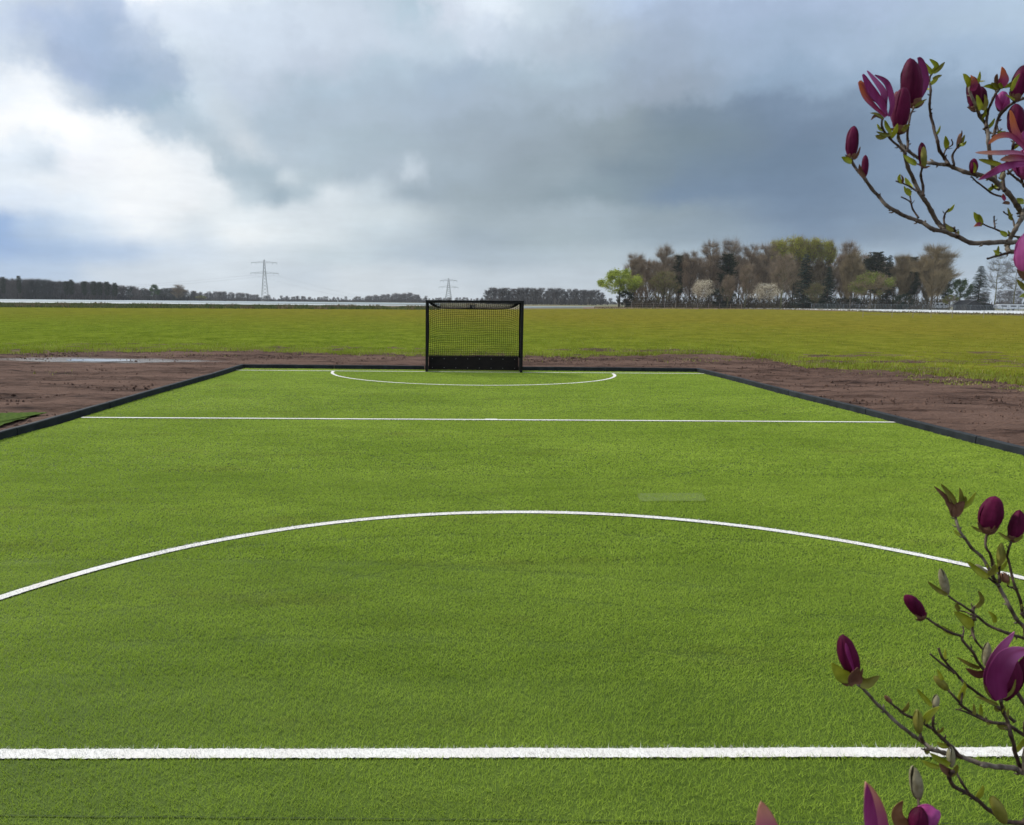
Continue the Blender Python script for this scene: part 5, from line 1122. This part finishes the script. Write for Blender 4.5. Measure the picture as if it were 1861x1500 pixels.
Pb.leafbud(c3, (1380, 1000), (1374, 858), 54, 1.12, 'fz'); Pb.leaf(c3, [(1370, 985), (1300, 950), (1235, 905)], 44, 1.11, 'lf'); Pb.leaf(c3, [(1300, 1000), (1240, 985), (1182, 955)], 34, 1.11, 'lf')
Ub = Branch(c3, [(1990, 1400), (1861, 1372), (1740, 1360), (1640, 1290), (1540, 1210), (1480, 1170), (1400, 1130), (1365, 1065), (1390, 1030)], 1.14, 1.06, .0044, .0032, [fork1+Vector((0, 0, -.2)), (1.15, 1.05, .6)])
Ub.leaf(c3, [(1395, 1045), (1340, 1020), (1300, 975)], 50, 1.06, 'br'); Ub.leaf(c3, [(1370, 1060), (1400, 1020), (1420, 980)], 46, 1.06, 'lo'); Ub.leafbud(c3, (1735, 1370), (1648, 1188), 92, 1.08, 'lo'); Branch(c3, [(1500, 1180), (1450, 1100), (1415, 1035)], 1.08, 1.07, .0026, .0020)
Wb = Branch(c3, [(2000, 880), (1861, 790), (1790, 740), (1740, 715), (1640, 700), (1560, 660), (1470, 610), (1440, 580), (1400, 530), (1360, 485)], 1.24, 1.16, .0040, .0022, [fork1, (1.28, 1.18, .9)]); Wb.leafbud(c3, (1356, 488), (1262, 392), 62, 1.16, 'lo'); Wb.leaf(c3, [(1325, 425), (1305, 395), (1288, 352)], 28, 1.155, 'lf')
Branch(c3, [(1600, 690), (1500, 645), (1408, 618)], 1.20, 1.18, .0024, .0014); t = Branch(c3, [(1445, 585), (1450, 520), (1460, 450)], 1.17, 1.16, .0022, .0014); t.leaf(c3, [(1455, 500), (1470, 470), (1465, 435)], 22, 1.155, 'lf')
Xb = Branch(c3, [(1800, 700), (1690, 600), (1640, 570), (1560, 515), (1480, 460), (1430, 410), (1380, 350), (1320, 270), (1295, 210)], 1.24, 1.18, .0034, .0022); Branch(c3, [(1400, 380), (1330, 320), (1240, 250)], 1.19, 1.17, .0028, .0018)
# blooms rising from below the frame, nearest the lens
t = Branch(c3, [(1500, 1800), (1300, 1650), (1180, 1500), (1155, 1400)], 1.02, .95, .0040, .0030, [(1.2, 1.2, .45), (.95, 1.0, .62)])
t.bud(c3, (1150, 1440), (1305, 1288), 165, .95, -75, 'm', bract=False); t.bud(c3, (1152, 1440), (1180, 1260), 125, .94, -10, 'd', bract=False); t.leaf(c3, [(1130, 1384), (1040, 1360), (1018, 1290), (1060, 1222)], 88, .95, ('b', 'b'), .0, .4, 'petal')
t.leafbud(c3, (1162, 1215), (1130, 985), 84, .99, 'fz'); Branch(c3, [(1158, 1420), (1170, 1320), (1162, 1210)], .985, .99, .0024, .0022); Branch(c3, [(1330, 1450), (1270, 1370), (1215, 1325)], .97, .96, .0030, .0018)
t = Branch(c3, [(1500, 1850), (1200, 1800), (950, 1700), (900, 1600)], .85, .70, .0040, .0030, [(1.15, 1.05, .42)])
t.leaf(c3, [(900, 1620), (880, 1400), (850, 1230), (815, 1098)], 150, .70, ('i', 'i'), .01, .5, 'petal'); t.leaf(c3, [(890, 1620), (845, 1400), (830, 1250), (822, 1110)], 90, .69, ('m', 'm'), .01, .6, 'petal')
t = Branch(c3, [(1200, 1900), (600, 1900), (250, 1800), (150, 1650)], .80, .66, .0040, .0030, [(1.05, 1.0, .40)])
t.leaf(c3, [(150, 1660), (155, 1480), (140, 1340), (118, 1226)], 165, .66, ('i', 'i'), .01, .5, 'petal'); t.leaf(c3, [(200, 1660), (180, 1500), (170, 1420), (165, 1390)], 120, .67, ('w', 'm'), .0, .5, 'petal')

def haze():
    m = MB(); m.box((0, 900, 50), (5200, 3300, 104)); me_ = bpy.data.materials.new('haze'); me_.use_nodes = True; nt = me_.node_tree; nt.nodes.remove(nt.nodes['Principled BSDF'])
    v = nt.nodes.new('ShaderNodeVolumePrincipled'); v.inputs['Color'].default_value = (.86, .92, 1, 1); v.inputs['Density'].default_value = .00013; nt.links.new(v.outputs[0], nt.nodes['Material Output'].inputs['Volume'])
    tag(m.build('haze', me_), kind='stuff')
haze()
